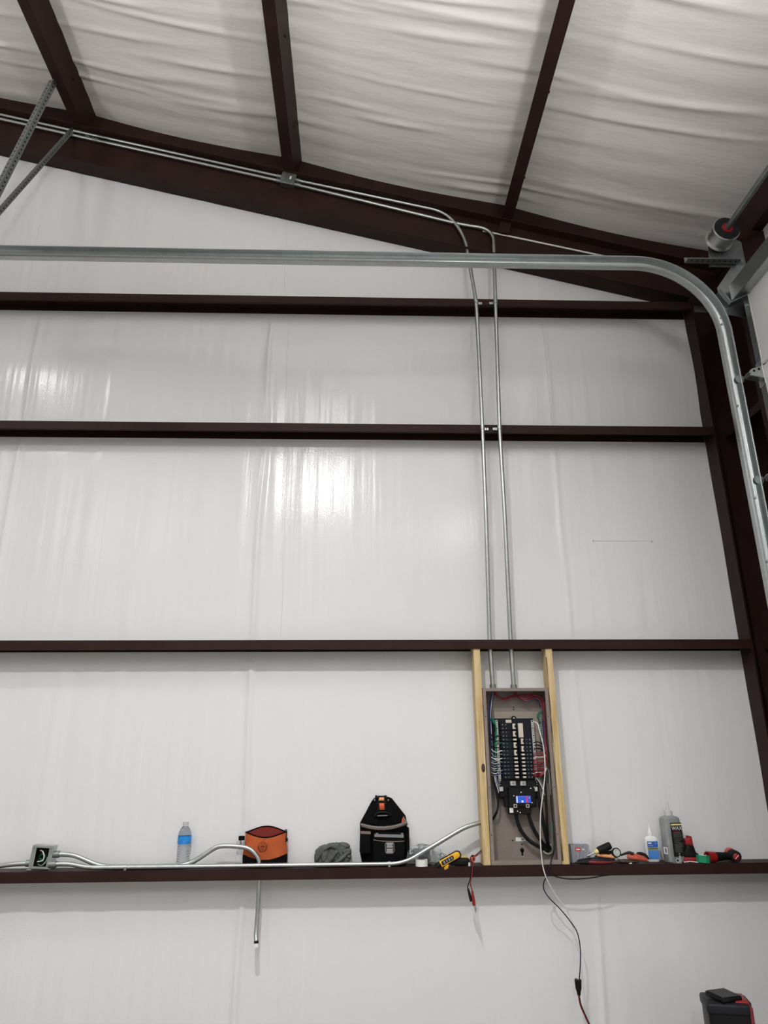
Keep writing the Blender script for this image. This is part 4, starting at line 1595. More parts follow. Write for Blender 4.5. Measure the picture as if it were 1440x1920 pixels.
rbox(bm, q.x - 0.010, q.x + 0.022, q.y - 0.005, q.y + 0.005, q.z - 0.012, q.z + 0.010, 0.003)
obj('side_tab', bm, 'fabric_black', po)
lp = spline([P(450, 1573, yb), P(445, 1579, yb), P(443.5, 1583, yb), P(446, 1585, yb), P(449, 1580, yb), P(450, 1573, yb)], 6)
bm = new()
tube(bm, lp, 0.0018, 7)
obj('clip_ring', bm, 'galv', po, True)
wire([P(452, 1574, yb), P(452, 1580, yb), P(451, 1585, yb)], 0.0022, 'rubber', po, 'clip_gate')

# crumpled grey towel: folded sheet rolled into a heap
yb = 4.117
tw = thing('shop_towel', 'crumpled grey towel heaped between the orange pouch and the tool bag', 'towel', (sx(624, yb), yb, ZS))
bm = new()
bmesh.ops.create_icosphere(bm, subdivisions=6, radius=1.0)
for v in bm.verts:
    d = v.co.normalized()
    x, y, z = d
    ex = 3.2
    k = (abs(x) ** ex + abs(y) ** ex + abs(z) ** ex) ** (-1 / ex)
    p = Vector((x * k * 0.098, y * k * 0.038, z * k * 0.056))
    # slanted left shoulder
    p.z += 0.012 * (x) - 0.006 * max(0, -x) ** 2
    qv = Vector((p.x * 17, p.y * 14, p.z * 17))
    f = 0.0
    w1 = noise.noise(qv * 0.55 + Vector((3, 1, 8))) * 2.2
    crease = 1 - abs(sin(2.2 * (p.x * 22 + p.z * 26 + w1 * 1.6)))
    crease2 = 1 - abs(sin(1.5 * (p.x * 30 - p.z * 20 + noise.noise(qv * 0.5) * 3.5) + 0.6))
    f -= 0.011 * crease ** 5 * (0.5 + 0.5 * noise.noise(qv * 0.4 + Vector((9, 0, 0)))) * 1.6
    f -= 0.010 * crease2 ** 6
    f += 0.007 * noise.noise(qv * 0.6)
    p += d * f
    p.z = max(p.z + 0.053, 0.0012)
    v.co = p + tw.location
obj('cloth', bm, 'towel', tw, True, auto=180)
for pts, r0 in (([(-0.046, -0.034, 0.078), (-0.018, -0.037, 0.096), (0.010, -0.038, 0.094), (0.034, -0.038, 0.072), (0.052, -0.037, 0.048)], 0.011),
                ([(-0.020, -0.036, 0.018), (0.000, -0.040, 0.048), (0.016, -0.040, 0.068), (0.030, -0.038, 0.074)], 0.012),
                ([(0.006, -0.037, 0.014), (0.036, -0.038, 0.030), (0.060, -0.036, 0.048), (0.078, -0.032, 0.064)], 0.010),
                ([(-0.088, -0.028, 0.020), (-0.076, -0.033, 0.044), (-0.058, -0.035, 0.066)], 0.009)):
    bm = new()
    c = spline([Vector(p) + tw.location for p in pts], 6)
    n = len(c)
    tube(bm, c, [r0 * (0.45 + 0.55 * sin(pi * (i + 0.5) / n)) for i in range(n)], 10)
    obj('fold', bm, 'towel', tw, True)
bp_t = thing('plastic_scrap', 'small crumpled clear plastic scrap beside the grey towel', 'scrap', (sx(573, yb), yb, ZS))
bm = new()
bmesh.ops.create_icosphere(bm, subdivisions=3, radius=1.0)
for v in bm.verts:
    d = v.co.copy()
    f = 1 + 0.5 * noise.noise(d * 2.6)
    v.co = Vector((d.x * 0.026 * f, d.y * 0.016 * f, max(0.001, 0.007 + d.z * 0.008 * f))) + bp_t.location
obj('film', bm, 'plastic_clear', bp_t)

# black tool bag
yb = 4.108
tb = thing('tool_bag', 'black canvas tool bag with orange buckle and tan trim on the shelf', 'tool bag', (sx(721, yb), yb, ZS))
YB0 = yb + 0.030


def bp(px, py, y):
    return P(px, py, y)


def poly(pts, y):
    return [(P(a, b, y).x, P(a, b, y).z) for a, b in pts]


out = [(680, 1617), (675, 1600), (675, 1543), (697, 1502), (702, 1496), (709, 1494), (728, 1494), (735, 1497), (761, 1530), (763, 1545), (764, 1600), (760, 1617)]
bm = new()
pl = poly(out, YB0)
pl[0] = (pl[0][0], ZS + 0.001)
pl[-1] = (pl[-1][0], ZS + 0.001)
rprism(bm, pl, YB0, YB0 + 0.018, 0.005, 2)
obj('back_panel', bm, 'fabric_black', tb, True)
# front pocket: rounded body, mouth dips in the middle
bm = new()
x0, x1 = P(679, 1600, yb - 0.03).x, P(762, 1600, yb - 0.03).x
cxb = (x0 + x1) / 2
rg = []
for i in range(9):
    t = i / 8
    zt_ = 0.001 + t * 0.197
    ring = []
    for x, y in se((x1 - x0) / 2 * (0.94 + 0.06 * sin(pi * min(1, t * 2) / 2) + 0.02 * t), 0.034, 3.2, 40):
        k = max(0, -y / 0.034)
        dip = -0.018 * k * (1 - (x / ((x1 - x0) / 2)) ** 2) * t ** 3 + 0.004 * t ** 3 * x / 0.12
        bul = -0.005 * k * sin(pi * t) * (1 - (x / 0.125) ** 2)
        ring.append((cxb + x, yb + 0.0 + y * 0.9 + bul, ZS + zt_ + dip))
    rg.append(ring)
loft(bm, rg, cap1=False)
bmesh.ops.solidify(bm, geom=bm.faces[:], thickness=0.003)
obj('front_pocket', bm, 'fabric_black', tb, True, auto=60)
bm = new()
rim = [Vector(p) for p in rg[-1]]
front = [p for p in rim if p.y < yb + 0.012]
front.sort(key=lambda p: math.atan2(p.y - yb - 0.012, p.x - cxb))


def band(pts, h, off, thick=0.003):
    b = new()
    rings = []
    for i, p in enumerate(pts):
        a, c = pts[max(i - 1, 0)], pts[min(i + 1, len(pts) - 1)]
        t = (c - a)
        n = Vector((t.y, -t.x, 0)).normalized()
        o = p + n * off
        rings.append([o + n * thick + Vector((0, 0, h)), o + Vector((0, 0, h)), o - Vector((0, 0, h)), o + n * thick - Vector((0, 0, h))])
    loft(b, rings)
    return b


obj('rim_trim', band(front, 0.0085, -0.0005), 'tan', tb, True)
obj('rim_edge', band([p + Vector((0, 0, 0.003)) for p in front], 0.0032, 0.003), 'grey_web', tb, True)
# orange lining that shows at the right mouth corner
bm = new()
prism(bm, poly([(752, 1552), (763, 1545), (757, 1530), (754, 1536)], yb + 0.02), yb + 0.02, yb + 0.026)
obj('side_lining', bm, 'orange', tb)
wire(pw([(756.5, 1532, yb + 0.018), (758, 1536, yb + 0.016), (762, 1542, yb + 0.010), (764, 1546, yb)]), 0.0034, 'grey_web', tb, 'gusset_trim')
# outer pockets, trims, metal badge
yf_ = yb - 0.038
bm = new()
rprism(bm, poly([(700, 1616), (699, 1568), (702, 1561), (756, 1561), (760, 1568), (758, 1616)], yf_ - 0.006), yf_ - 0.008, yf_ + 0.016, 0.005, 2)
op = obj('outer_pocket', bm, 'fabric_black', tb, True)
bm = new()
rprism(bm, poly([(702, 1569.5), (702, 1564), (757, 1565), (757, 1571)], yf_ - 0.009), yf_ - 0.012, yf_ - 0.006, 0.0015, 1)
obj('pocket_trim', bm, 'grey_web', tb)
for a in (707, 754):
    bm = new()
    q = P(a, 1563.5, yf_ - 0.01)
    cyl(bm, q + Vector((-0.006, 0, 0)), q + Vector((0.006, 0, 0)), 0.004, 10)
    obj('trim_tab', bm, 'grey_web', tb, True)
bm = new()
tube(bm, spline(pw([(700, 1575, yf_ - 0.010), (715, 1577, yf_ - 0.011), (740, 1578, yf_ - 0.011), (758, 1577, yf_ - 0.010)]), 5), 0.0022, 6)
obj('piping', bm, 'tan', tb, True)
bm = new()
rprism(bm, poly([(678, 1600), (674, 1598), (675, 1562), (694, 1563), (695, 1600)], yf_), yf_ - 0.010, yf_ + 0.03, 0.005, 2)
obj('side_pocket', bm, 'fabric_black', tb, True)
bm = new()
rprism(bm, poly([(676, 1563.5), (676, 1558), (695, 1559), (695, 1564.5)], yf_ - 0.012), yf_ - 0.015, yf_ - 0.008, 0.0015, 1)
obj('side_pocket_trim', bm, 'tan', tb)
bm = new()
rprism(bm, poly([(762, 1549), (767, 1552), (768, 1600), (765, 1597), (761, 1592)], yf_ + 0.03), yf_ + 0.026, yf_ + 0.040, 0.003, 1)
obj('side_flap', bm, 'fabric_black', tb, True)
q = P(730.5, 1590, yf_ - 0.010)
bm = new()
rprism(bm, [(q.x + x, q.z + z) for x, z in ((-0.024, -0.018), (-0.016, -0.027), (0.016, -0.027), (0.024, -0.018), (0.024, 0.022), (0.019, 0.027), (-0.019, 0.027), (-0.024, 0.022))], q.y - 0.003, q.y + 0.001, 0.0012, 1)
badge = obj('metal_badge', bm, 'label_black', tb)
bm = new()
c = [Vector((q.x + x, q.y - 0.003, q.z + z)) for x, z in ((-0.0225, -0.017), (-0.015, -0.0255), (0.015, -0.0255), (0.0225, -0.017), (0.0225, 0.021), (0.018, 0.0255), (-0.018, 0.0255), (-0.0225, 0.021), (-0.0225, -0.017))]
tube(bm, c, 0.0016, 6, False)
obj('badge_rim', bm, 'lug', badge, True)
for zc_, hh in ((0.0125, 0.0105), (-0.0125, 0.0095)):
    bm = new()
    rprism(bm, [(q.x - 0.0175, q.z + zc_ - hh), (q.x + 0.0175, q.z + zc_ - hh), (q.x + 0.0150, q.z + zc_), (q.x + 0.0175, q.z + zc_ + hh), (q.x - 0.0175, q.z + zc_ + hh), (q.x - 0.0150, q.z + zc_)], q.y - 0.0055, q.y - 0.003, 0.0006, 1)
    obj('badge_plate', bm, 'lug', badge)
text('lettering', 'KLEIN', 0.0115, 'label_black', badge, face_at(Vector((q.x, q.y - 0.0058, q.z + 0.0125))))
text('lettering', 'TOOLS', 0.0090, 'label_black', badge, face_at(Vector((q.x, q.y - 0.0058, q.z - 0.0125))))
# handle strap and orange buckles
ys = YB0 - 0.004
bm = new()
rprism(bm, poly([(708, 1520), (708, 1492), (724, 1492), (724, 1520)], ys), ys - 0.004, ys + 0.004, 0.002, 1)
st = obj('strap', bm, 'rubber', tb)
bm = new()
rprism(bm, poly([(710, 1501), (711, 1495), (720, 1495), (720.5, 1501)], ys - 0.006), ys - 0.014, ys - 0.003, 0.003, 2)
obj('buckle_top', bm, 'pale_orange', tb, True)
bm = new()
rprism(bm, poly([(712, 1518), (711, 1506), (720.5, 1506), (720.5, 1518)], ys - 0.006), ys - 0.012, ys - 0.003, 0.003, 2)
bl = obj('buckle', bm, 'orange', tb, True)
for pyy in (1512.5, 1515.5):
    for pxx in (713.5, 716, 718.5):
        bm = new()
        q = P(pxx, pyy, ys - 0.0125)
        rbox(bm, q.x - 0.0022, q.x + 0.0022, q.y - 0.001, q.y + 0.002, q.z - 0.002, q.z + 0.002, 0.0006, 1)
        obj('buckle_slot', bm, 'lining', bl)
for a in (705.5, 723):
    bm = new()
    q = P(a, 1494, ys)
    rbox(bm, q.x - 0.006, q.x + 0.006, ys - 0.010, ys + 0.010, q.z - 0.010, q.z + 0.008, 0.003, 2)
    obj('strap_post', bm, 'rubber', tb, True)
for a in (702.5, 728):
    bm = new()
    q = P(a, 1500, YB0 - 0.001)
    cyl(bm, q, q + Vector((0, -0.003, 0)), 0.0045, 12)
    obj('rivet', bm, 'galv_dull', tb, True)
bm = new()
tube(bm, spline(pw([(702, 1531, ys), (706, 1526, ys - 0.006), (712, 1523, ys - 0.010), (722, 1523, ys - 0.010), (729, 1525, ys - 0.006), (733, 1529, ys)]), 6), 0.0055, 10)
tube(bm, spline(pw([(702, 1531, ys), (712, 1529, ys - 0.010), (724, 1529, ys - 0.010), (733, 1529, ys)]), 6), 0.0040, 8)
obj('carry_ring', bm, 'rubber', tb, True)
bm = new()
q0, q1 = P(708, 1530, ys - 0.014), P(726, 1529, ys - 0.014)
tube(bm, [q0, q1], 0.0028, 8)
obj('ring_bar', bm, 'grey_plastic', tb, True)

# clear plastic bag with dark contents behind the rising conduit
yb = 4.105
pb = thing('plastic_bag', 'crumpled clear plastic bag with dark parts behind the rising conduit', 'bag', (sx(800, yb), yb, ZS))
bm = new()
bmesh.ops.create_icosphere(bm, subdivisions=4, radius=1.0)
for v in bm.verts:
    d = v.co.copy()
    f = 1 + 0.45 * noise.noise(d * 2.2 + Vector((5, 2, 1))) + 0.2 * noise.noise(d * 6)
    v.co = Vector((d.x * 0.088 * f, d.y * 0.040 * f, max(0.001, 0.040 + d.z * 0.052 * f - 0.02 * d.x))) + pb.location
obj('film', bm, 'plastic_clear', pb)
bm = new()
mt = Matrix.Translation(pb.location + Vector((-0.018, 0.0, 0.028))) @ Matrix.Rotation(radians(-6), 4, 'Y')
rbox(bm, -0.048, 0.040, -0.018, 0.018, -0.012, 0.050, 0.006, 2, mt)
obj('contents', bm, 'grey_plastic', pb)
bm = new()
rbox(bm, -0.02, 0.030, -0.025, 0.012, -0.022, 0.010, 0.006, 2, mt)
obj('contents', bm, 'black', pb)

# white tape roll
yb = YF + 0.024
tr = thing('tape_roll', 'white tape roll lying flat at the shelf edge', 'tape roll', (sx(790.5, yb), yb, ZS))
bm = new()
ring_solid(bm, 0.022, 0.0315, 0.032, 40, Matrix.Translation(tr.location + Vector((0, 0, 0.001))))
obj('tape', bm, 'white_tape', tr, True)
bm = new()
ring_solid(bm, 0.0205, 0.022, 0.032, 40, Matrix.Translation(tr.location + Vector((0, 0, 0.001))))
obj('core', bm, 'wire_grey', tr, True)

# yellow voltage tester leaning on a black tape measure
tm = thing('tape_measure', 'black and pale yellow tape measure lying behind the yellow tester', 'tape measure', (sx(867, 4.06), 4.06, ZS))
bm = new()
c = tm.location
rprism(bm, [(c.x - 0.042, ZS + 0.001), (c.x + 0.036, ZS + 0.001), (c.x + 0.040, ZS + 0.018), (c.x + 0.034, ZS + 0.034), (c.x - 0.030, ZS + 0.036), (c.x - 0.042, ZS + 0.020)], c.y - 0.022, c.y + 0.030, 0.004, 2)
obj('case', bm, 'black', tm, True)
bm = new()
rprism(bm, [(c.x - 0.028, ZS + 0.0365), (c.x + 0.034, ZS + 0.035), (c.x + 0.026, ZS + 0.044), (c.x - 0.018, ZS + 0.046)], c.y - 0.016, c.y + 0.024, 0.003, 1)
obj('top_shell', bm, 'pale_yellow', tm, True)
vt = thing('voltage_tester', 'yellow voltage tester with black window leaning on the shelf', 'tester', P(822, 1622, YF + 0.012))
ang = radians(-26)
q = P(842, 1611, YF + 0.010)
mt = Matrix.Translation(q) @ Matrix.Rotation(ang, 4, 'Y')
bm = new()
rprism(bm, [(-0.052, -0.015), (0.050, -0.015), (0.060, -0.007), (0.060, 0.008), (0.050, 0.0155), (-0.048, 0.0155), (-0.056, 0.006)], -0.012, 0.014, 0.004, 2, mt)
obj('body', bm, 'yellow', vt, True)
bm = new()
rprism(bm, [(-0.050, -0.021), (0.056, -0.021), (0.068, -0.009), (0.066, 0.010), (0.053, 0.0190), (-0.046, 0.0190)], -0.004, 0.016, 0.003, 1, mt)
obj('rubber_boot', bm, 'black', vt, True)
bm = new()
rprism(bm, [(-0.044, -0.009), (0.020, -0.0095), (0.026, 0.0), (0.022, 0.0105), (-0.042, 0.0105)], -0.0145, -0.011, 0.001, 1, mt)
win = obj('window', bm, 'glassy_black', vt)
for k in range(4):
    bm = new()
    rbox(bm, -0.034 + k * 0.0145, -0.025 + k * 0.0145, -0.0160, -0.0140, -0.006, 0.008, 0.001, 1, mt)
    obj('digit_cell', bm, 'label_grey' if k % 2 else 'wire_grey', win)
bm = new()
tube(bm, [mt @ Vector((x, 0.002, -0.002)) for x in (-0.050, -0.058, -0.072, -0.082)], [0.016, 0.0175, 0.015, 0.009], 14)
obj('tip', bm, 'rubber', vt, True)
bm = new()
rprism(bm, [(-0.046, -0.036), (-0.022, -0.036), (-0.012, -0.018), (-0.046, -0.018)], -0.010, 0.010, 0.003, 1, mt)
obj('foot', bm, 'yellow', vt, True)
bm = new()
rprism(bm, [(-0.002, -0.034), (0.020, -0.034), (0.036, -0.021), (-0.010, -0.021)], -0.002, 0.014, 0.003, 1, mt)
obj('clip', bm, 'black', vt, True)
mk = thing('marker', 'black marker pen lying between tape roll and yellow tester', 'marker', (sx(810, YF + 0.05), YF + 0.05, ZS))
bm = new()
tube(bm, [(sx(799, YF + 0.05), YF + 0.055, ZS + 0.008), (sx(812, YF + 0.05), YF + 0.05, ZS + 0.008)], 0.0072, 12)
obj('barrel', bm, 'rubber', mk, True)
bm = new()
tube(bm, [(sx(812, YF + 0.05), YF + 0.05, ZS + 0.008), (sx(823, YF + 0.05), YF + 0.048, ZS + 0.008)], [0.0078, 0.006], 12)
obj('cap', bm, 'black', mk, True)

# test leads with crocodile clips over the shelf edge
YL = YF - 0.014
tl = thing('test_leads', 'red and black test leads with clips hanging over the shelf edge', 'test leads', P(886, 1640, YL))
wire(pw([(903, 1594, 4.05), (895, 1601, 4.04), (888, 1608, 4.03), (886, 1616, YL), (885, 1630, YL), (881, 1650, YL + 0.004), (877, 1662, YL + 0.004), (878, 1670, YL + 0.004)]), 0.0026, 'rubber', tl, 'black_lead')
wire(pw([(904, 1597, 4.05), (896, 1603, 4.035), (888, 1609, 4.025), (887, 1618, YL - 0.003), (885, 1640, YL), (882, 1655, YL), (885, 1668, YL), (886, 1674, YL)]), 0.0026, 'wire_red', tl, 'red_lead')
for k, mm in enumerate(('coral', 'wire_red', 'rubber', 'coral')):
    pts = []
    for i in range(9):
        a = i / 8 * 2 * pi * 1.2 + k * 1.7
        pts.append(P(886 + 3.2 * cos(a) + (k - 1.5), 1608 + 5.5 * sin(a) + i * 0.7, 4.02 - 0.004 * k))
    wire(pts, 0.0022, mm, tl, 'lead_knot', 4)


def croc(p0, p1, material, par, r=0.0085):
    d = p1 - p0
    b = new()
    tube(b, [p0 + d * t for t in (0, 0.06, 0.35, 0.7, 1.0)], [0.0035, 0.0050, r * 0.8, r, r * 0.9], 12)
    o = obj('clip_boot', b, material, par, True)
    return o


o = croc(P(877.5, 1666, YL + 0.004), P(884, 1690, YL + 0.004), 'rubber', tl, 0.0080)
o = croc(P(885.5, 1670, YL), P(889, 1698, YL), 'red', tl, 0.0085)
bm = new()
q = P(889.5, 1698, YL)
tube(bm, [q, P(890.5, 1704, YL), P(891.5, 1711, YL)], [0.0050, 0.0042, 0.0008], 8)
tube(bm, [q + Vector((0.004, 0, 0)), P(893, 1703, YL), P(892, 1711, YL)], [0.0030, 0.0026, 0.0008], 8)
obj('clip_jaw', bm, 'lug', o, True)
nu = thing('wire_nut', 'small white wire connector lying by the test leads', 'connector', (sx(879, YF + 0.03), YF + 0.012, ZS))
bm = new()
lathe(bm, [(0.006, 0.0), (0.0065, 0.004), (0.004, 0.016), (0.001, 0.017)], 12, Matrix.Translation(nu.location))
obj('shell', bm, 'white', nu, True)

# ------------------------------------------------------------------ things right of the panel
yb = 4.116
sbx = thing('screw_box', 'grey carton of screws with a red label beside the right stud', 'box', (sx(1089, yb), yb, ZS))
c = sbx.location
mt = Matrix.Translation(c) @ Matrix.Rotation(radians(-10), 4, 'Z')
bm = new()
rbox(bm, -0.048, 0.046, -0.034, 0.034, 0.001, 0.086, 0.0015, 1, mt)
obj('carton', bm, 'box_grey', sbx)
bm = new()
rbox(bm, -0.058, -0.049, -0.030, 0.036, 0.001, 0.083, 0.0015, 1, mt)
obj('side_flap', bm, 'grey_plastic', sbx)
bm = new()
rbox(bm, -0.026, 0.002, -0.0352, -0.0336, 0.058, 0.075, 0.0005, 1, mt)
lbl = obj('red_label', bm, 'label_red', sbx)
bm = new()
box(bm, -0.021, -0.003, -0.0358, -0.035, 0.0635, 0.0685, mt)
obj('label_print', bm, 'label_white', lbl)
bm = new()
box(bm, 0.010, 0.021, -0.0355, -0.0345, 0.064, 0.069, mt)
obj('label_print', bm, 'label_white', sbx)

dv = thing('screwdriver', 'thick black-handled driver with a yellow collar on top of the tools', 'screwdriver', P(1128, 1592, 4.075))
a, b = P(1115, 1598.5, 4.07), P(1145, 1584.5, 4.072)
d = b - a
bm = new()
tube(bm, [a + d * t for t in (0.20, 0.24, 0.5, 0.9, 0.98, 1.0)], [0.0150, 0.0185, 0.0190, 0.0190, 0.0165, 0.0110], 18)
obj('handle', bm, 'rubber', dv, True)
bm = new()
tube(bm, [a + d * t for t in (-0.02, 0.0, 0.16, 0.20)], [0.005, 0.0095, 0.0115, 0.0120], 16)
obj('collar', bm, 'label_yellow', dv, True)
bm = new()
tube(bm, [a - d * 0.45, a], 0.0035, 10)
obj('shank', bm, 'lug', dv, True)

mr = thing('tape_roll', 'small black tape roll with a pale green face, propped on tools', 'tape roll', P(1154, 1599, 4.08))
q = P(1154, 1599, 4.075)
mt = Matrix.Translation(q) @ Matrix.Rotation(radians(18), 4, 'Y') @ Matrix.Rotation(radians(78), 4, 'X')
bm = new()
ring_solid(bm, 0.0185, 0.0230, 0.018, 32, mt)
obj('tape', bm, 'rubber', mr, True)
bm = new()
lathe(bm, [(0.001, 0.008), (0.0185, 0.008), (0.0185, 0.0165), (0.001, 0.0165)], 28, mt)
obj('core', bm, 'pale_green', mr, True)


def handtool(name, label, cat, jaw, grip, y, z, jm, gm, jr, gr, flat=0.6):
    """A two-part hand tool lying along the shelf: jaw/shaft and grips, each given as photo x-range."""
    t = thing(name, label, cat, (sx((jaw[0] + grip[1]) / 2, y), y, ZS))
    bmj = new()
    xa, xb = sx(jaw[0], y), sx(jaw[1], y)
    nrm = (xb - xa)
    tube(bmj, [(xa + nrm * s, y - 0.006 + 0.006 * s, z) for s in (0, 0.15, 0.5, 0.8, 1.0)], [jr * 0.25, jr * 0.6, jr * 0.9, jr * 1.15, jr], 12)
    obj('jaw', bmj, jm, t, True)
    xa, xb = sx(grip[0], y), sx(grip[1], y)
    for s, dy in ((1, -0.010), (-1, 0.012)):
        bmg = new()
        tube(bmg, spline([(xa, y + dy * 0.3, z), (xa + (xb - xa) * 0.3, y + dy * 1.1, z), (xa + (xb - xa) * 0.7, y + dy * 1.3, z - 0.001), (xb, y + dy * 0.9, z)], 5),
             [gr * (0.7 + 0.4 * sin(pi * min(1, (i + 2) / 14))) for i in range(16)], 12)
        obj('grip', bmg, gm, t, True)
    return t


handtool('pliers', 'dark red handled pliers lying at the shelf edge', 'pliers', (1077, 1106), (1104, 1148), YF + 0.020, ZS + 0.0095, 'dark_grey', 'dark_red', 0.0080, 0.0078)
handtool('pliers', 'navy black cutting pliers lying behind the dark red pliers', 'pliers', (1082, 1112), (1108, 1152), YF + 0.044, ZS + 0.015, 'black', 'navy', 0.012, 0.0135)
handtool('wire_stripper', 'oily brown wire stripper in the middle of the tool heap', 'wire stripper', (1148, 1166), (1162, 1196), YF + 0.034, ZS + 0.0100, 'brown_tool', 'brown_tool', 0.009, 0.0085)
t = thing('nut_driver', 'stubby black nut driver wedged between the driver and the small tape', 'nut driver', P(1140, 1601, YF + 0.06))
bm = new()
a, b = P(1128, 1601.5, YF + 0.064), P(1149, 1597.0, YF + 0.060)
tube(bm, [a + (b - a) * s_ for s_ in (0, 0.1, 0.5, 0.9, 1.0)], [0.006, 0.0105, 0.0095, 0.0080, 0.005], 14)
obj('handle', bm, 'rubber', t, True)
bm = new()
tube(bm, [a, a - (b - a) * 0.6 + Vector((0, 0, -0.004))], 0.0035, 8)
obj('shank', bm, 'dark_grey', t, True)
t = thing('screwdriver', 'slim pale orange handled screwdriver lying across the tool heap', 'screwdriver', P(1136, 1604, YF + 0.05))
a, b = P(1119, 1603.0, YF + 0.050), P(1153, 1607.5, YF + 0.046)
bm = new()
tube(bm, [a + (b - a) * s for s in (0, 0.05, 0.3, 0.5, 0.75, 0.95, 1.0)], [0.006, 0.0085, 0.0080, 0.0092, 0.0080, 0.0085, 0.005], 14)
obj('handle', bm, 'pale_orange', t, True)
bm = new()
tube(bm, [b, b + (b - a) * 0.55 + Vector((0, 0, -0.012))], 0.003, 8)
obj('shank', bm, 'lug', t, True)
t = thing('pliers', 'worn orange-red and black pliers at the right end of the tool heap', 'pliers', (sx(1195, YF + 0.03), YF + 0.03, ZS))
yk = YF + 0.030
bm = new()
tube(bm, spline(pw([(1163, 1604, yk + 0.02), (1172, 1600.5, yk + 0.015), (1180, 1599, yk + 0.01), (1188, 1602, yk)]), 5), [0.004 + 0.006 * i / 15 for i in range(16)], 12)
obj('jaw', bm, 'dark_grey', t, True)
for k, (pts, mm, r0) in enumerate((([(1176, 1606, yk), (1188, 1608, yk - 0.004), (1201, 1610, yk - 0.004), (1213, 1612.5, yk)], 'coral', 0.0105),
                                   ([(1178, 1603, yk + 0.01), (1190, 1604, yk + 0.010), (1203, 1606.5, yk + 0.010), (1214, 1608, yk + 0.008)], 'coral', 0.0085))):
    bm = new()
    c = spline(pw(pts), 5)
    tube(bm, c, [r0 * (0.65 + 0.45 * sin(pi * (i + 3) / (len(c) + 4))) for i in range(len(c))], 12)
    obj('grip', bm, mm, t, True)
bm = new()
tube(bm, spline(pw([(1194, 1600.5, yk + 0.012), (1201, 1600.5, yk + 0.010), (1210, 1604, yk + 0.006), (1216, 1611, yk)]), 5), [0.0085 * (0.6 + 0.4 * sin(pi * i / 15)) for i in range(16)], 12)
obj('grip_guard', bm, 'rubber', t, True)
t = thing('paper_scrap', 'tiny white scrap at the shelf edge below the tool heap', 'scrap', (sx(1182, YF + 0.01), YF + 0.008, ZS))
bm = new()
prism(bm, [(t.location.x - 0.008, ZS + 0.001), (t.location.x + 0.008, ZS + 0.002), (t.location.x + 0.005, ZS + 0.006), (t.location.x - 0.006, ZS + 0.004)], YF + 0.004, YF + 0.012)
obj('paper', bm, 'label_white', t)

# glue bottle
yb = 4.105
gb_ = thing('glue_bottle', 'white nozzle bottle with a blue label on the shelf', 'bottle', (sx(1225, yb), yb, ZS))
c = gb_.location


def stack(prof, e=3.0, rot=0.0, n=36):
    rings = []
    R_ = Matrix.Rotation(rot, 3, 'Z')
    for a_, b_, z_ in prof:
        rings.append([c + (R_ @ Vector((x, y, 0))) + Vector((0, 0, z_)) for x, y in se(a_, b_, e, n)])
    return rings


bm = new()
loft(bm, stack([(0.031, 0.017, 0.001), (0.0335, 0.019, 0.004), (0.0335, 0.019, 0.108), (0.032, 0.018, 0.114), (0.022, 0.014, 0.122), (0.013, 0.012, 0.126)]))
obj('body', bm, 'white', gb_, True)
bm = new()
lathe(bm, [(0.0135, 0.126), (0.0135, 0.142), (0.0115, 0.146), (0.0085, 0.150), (0.0045, 0.172), (0.0030, 0.176)], 20, Matrix.Translation(c))
cp_ = obj('cap', bm, 'white_tape', gb_, True)
bm = new()
lathe(bm, [(0.0042, 0.172), (0.0040, 0.178), (0.0012, 0.186)], 14, Matrix.Translation(c))
obj('nozzle', bm, 'white', cp_, True)
yl = c.y - 0.0200
for nm, z0, z1, x0, x1, mm, dy in (('label', 0.016, 0.100, -0.028, 0.028, 'label_blue', 0), ('label_panel', 0.017, 0.056, -0.0275, 0.0275, 'label_light_blue', 0.0004),
                                   ('label_band', 0.056, 0.072, -0.0275, 0.0275, 'label_olive', 0.0004), ('label_print', 0.089, 0.095, -0.024, -0.006, 'label_white', 0.0004),
                                   ('label_print', 0.078, 0.082, -0.022, 0.002, 'wire_grey', 0.0004), ('label_print', 0.064, 0.067, -0.020, 0.024, 'label_black', 0.0008),
                                   ('label_mark', 0.086, 0.096, 0.012, 0.022, 'label_light_blue', 0.0004)):
    bm = new()
    box(bm, c.x + x0, c.x + x1, yl - 0.0003 - dy, yl + 0.001, c.z + z0, c.z + z1)
    obj(nm, bm, mm, gb_)

# tall lubricant bottle
yb = 4.085
lbm = thing('lubricant_bottle', 'tall grey translucent bottle with a black label on the shelf', 'bottle', (sx(1265, yb), yb, ZS))
c = lbm.location
RB_ = radians(14)
bm = new()
loft(bm, stack([(0.046, 0.030, 0.001), (0.049, 0.033, 0.005), (0.049, 0.033, 0.208), (0.047, 0.031, 0.215), (0.036, 0.026, 0.221), (0.024, 0.021, 0.224), (0.019, 0.019, 0.226)], 4.5, RB_))
obj('body', bm, 'gel', lbm, True)
bm = new()
lathe(bm, [(0.0210, 0.226), (0.0205, 0.247), (0.0175, 0.252), (0.0090, 0.255), (0.0070, 0.262), (0.0050, 0.286), (0.0030, 0.292)], 22, Matrix.Translation(c))
obj('cap', bm, 'clear_cap', lbm, True, auto=28)
mt = Matrix.Translation(c) @ Matrix.Rotation(RB_, 4, 'Z')


def lab(nm, x0, x1, z0, z1, mm, k=0):
    b = new()
    box(b, x0, x1, -0.0338 - 0.0004 * k, -0.0325, z0, z1, mt)
    return obj(nm, b, mm, lbm)


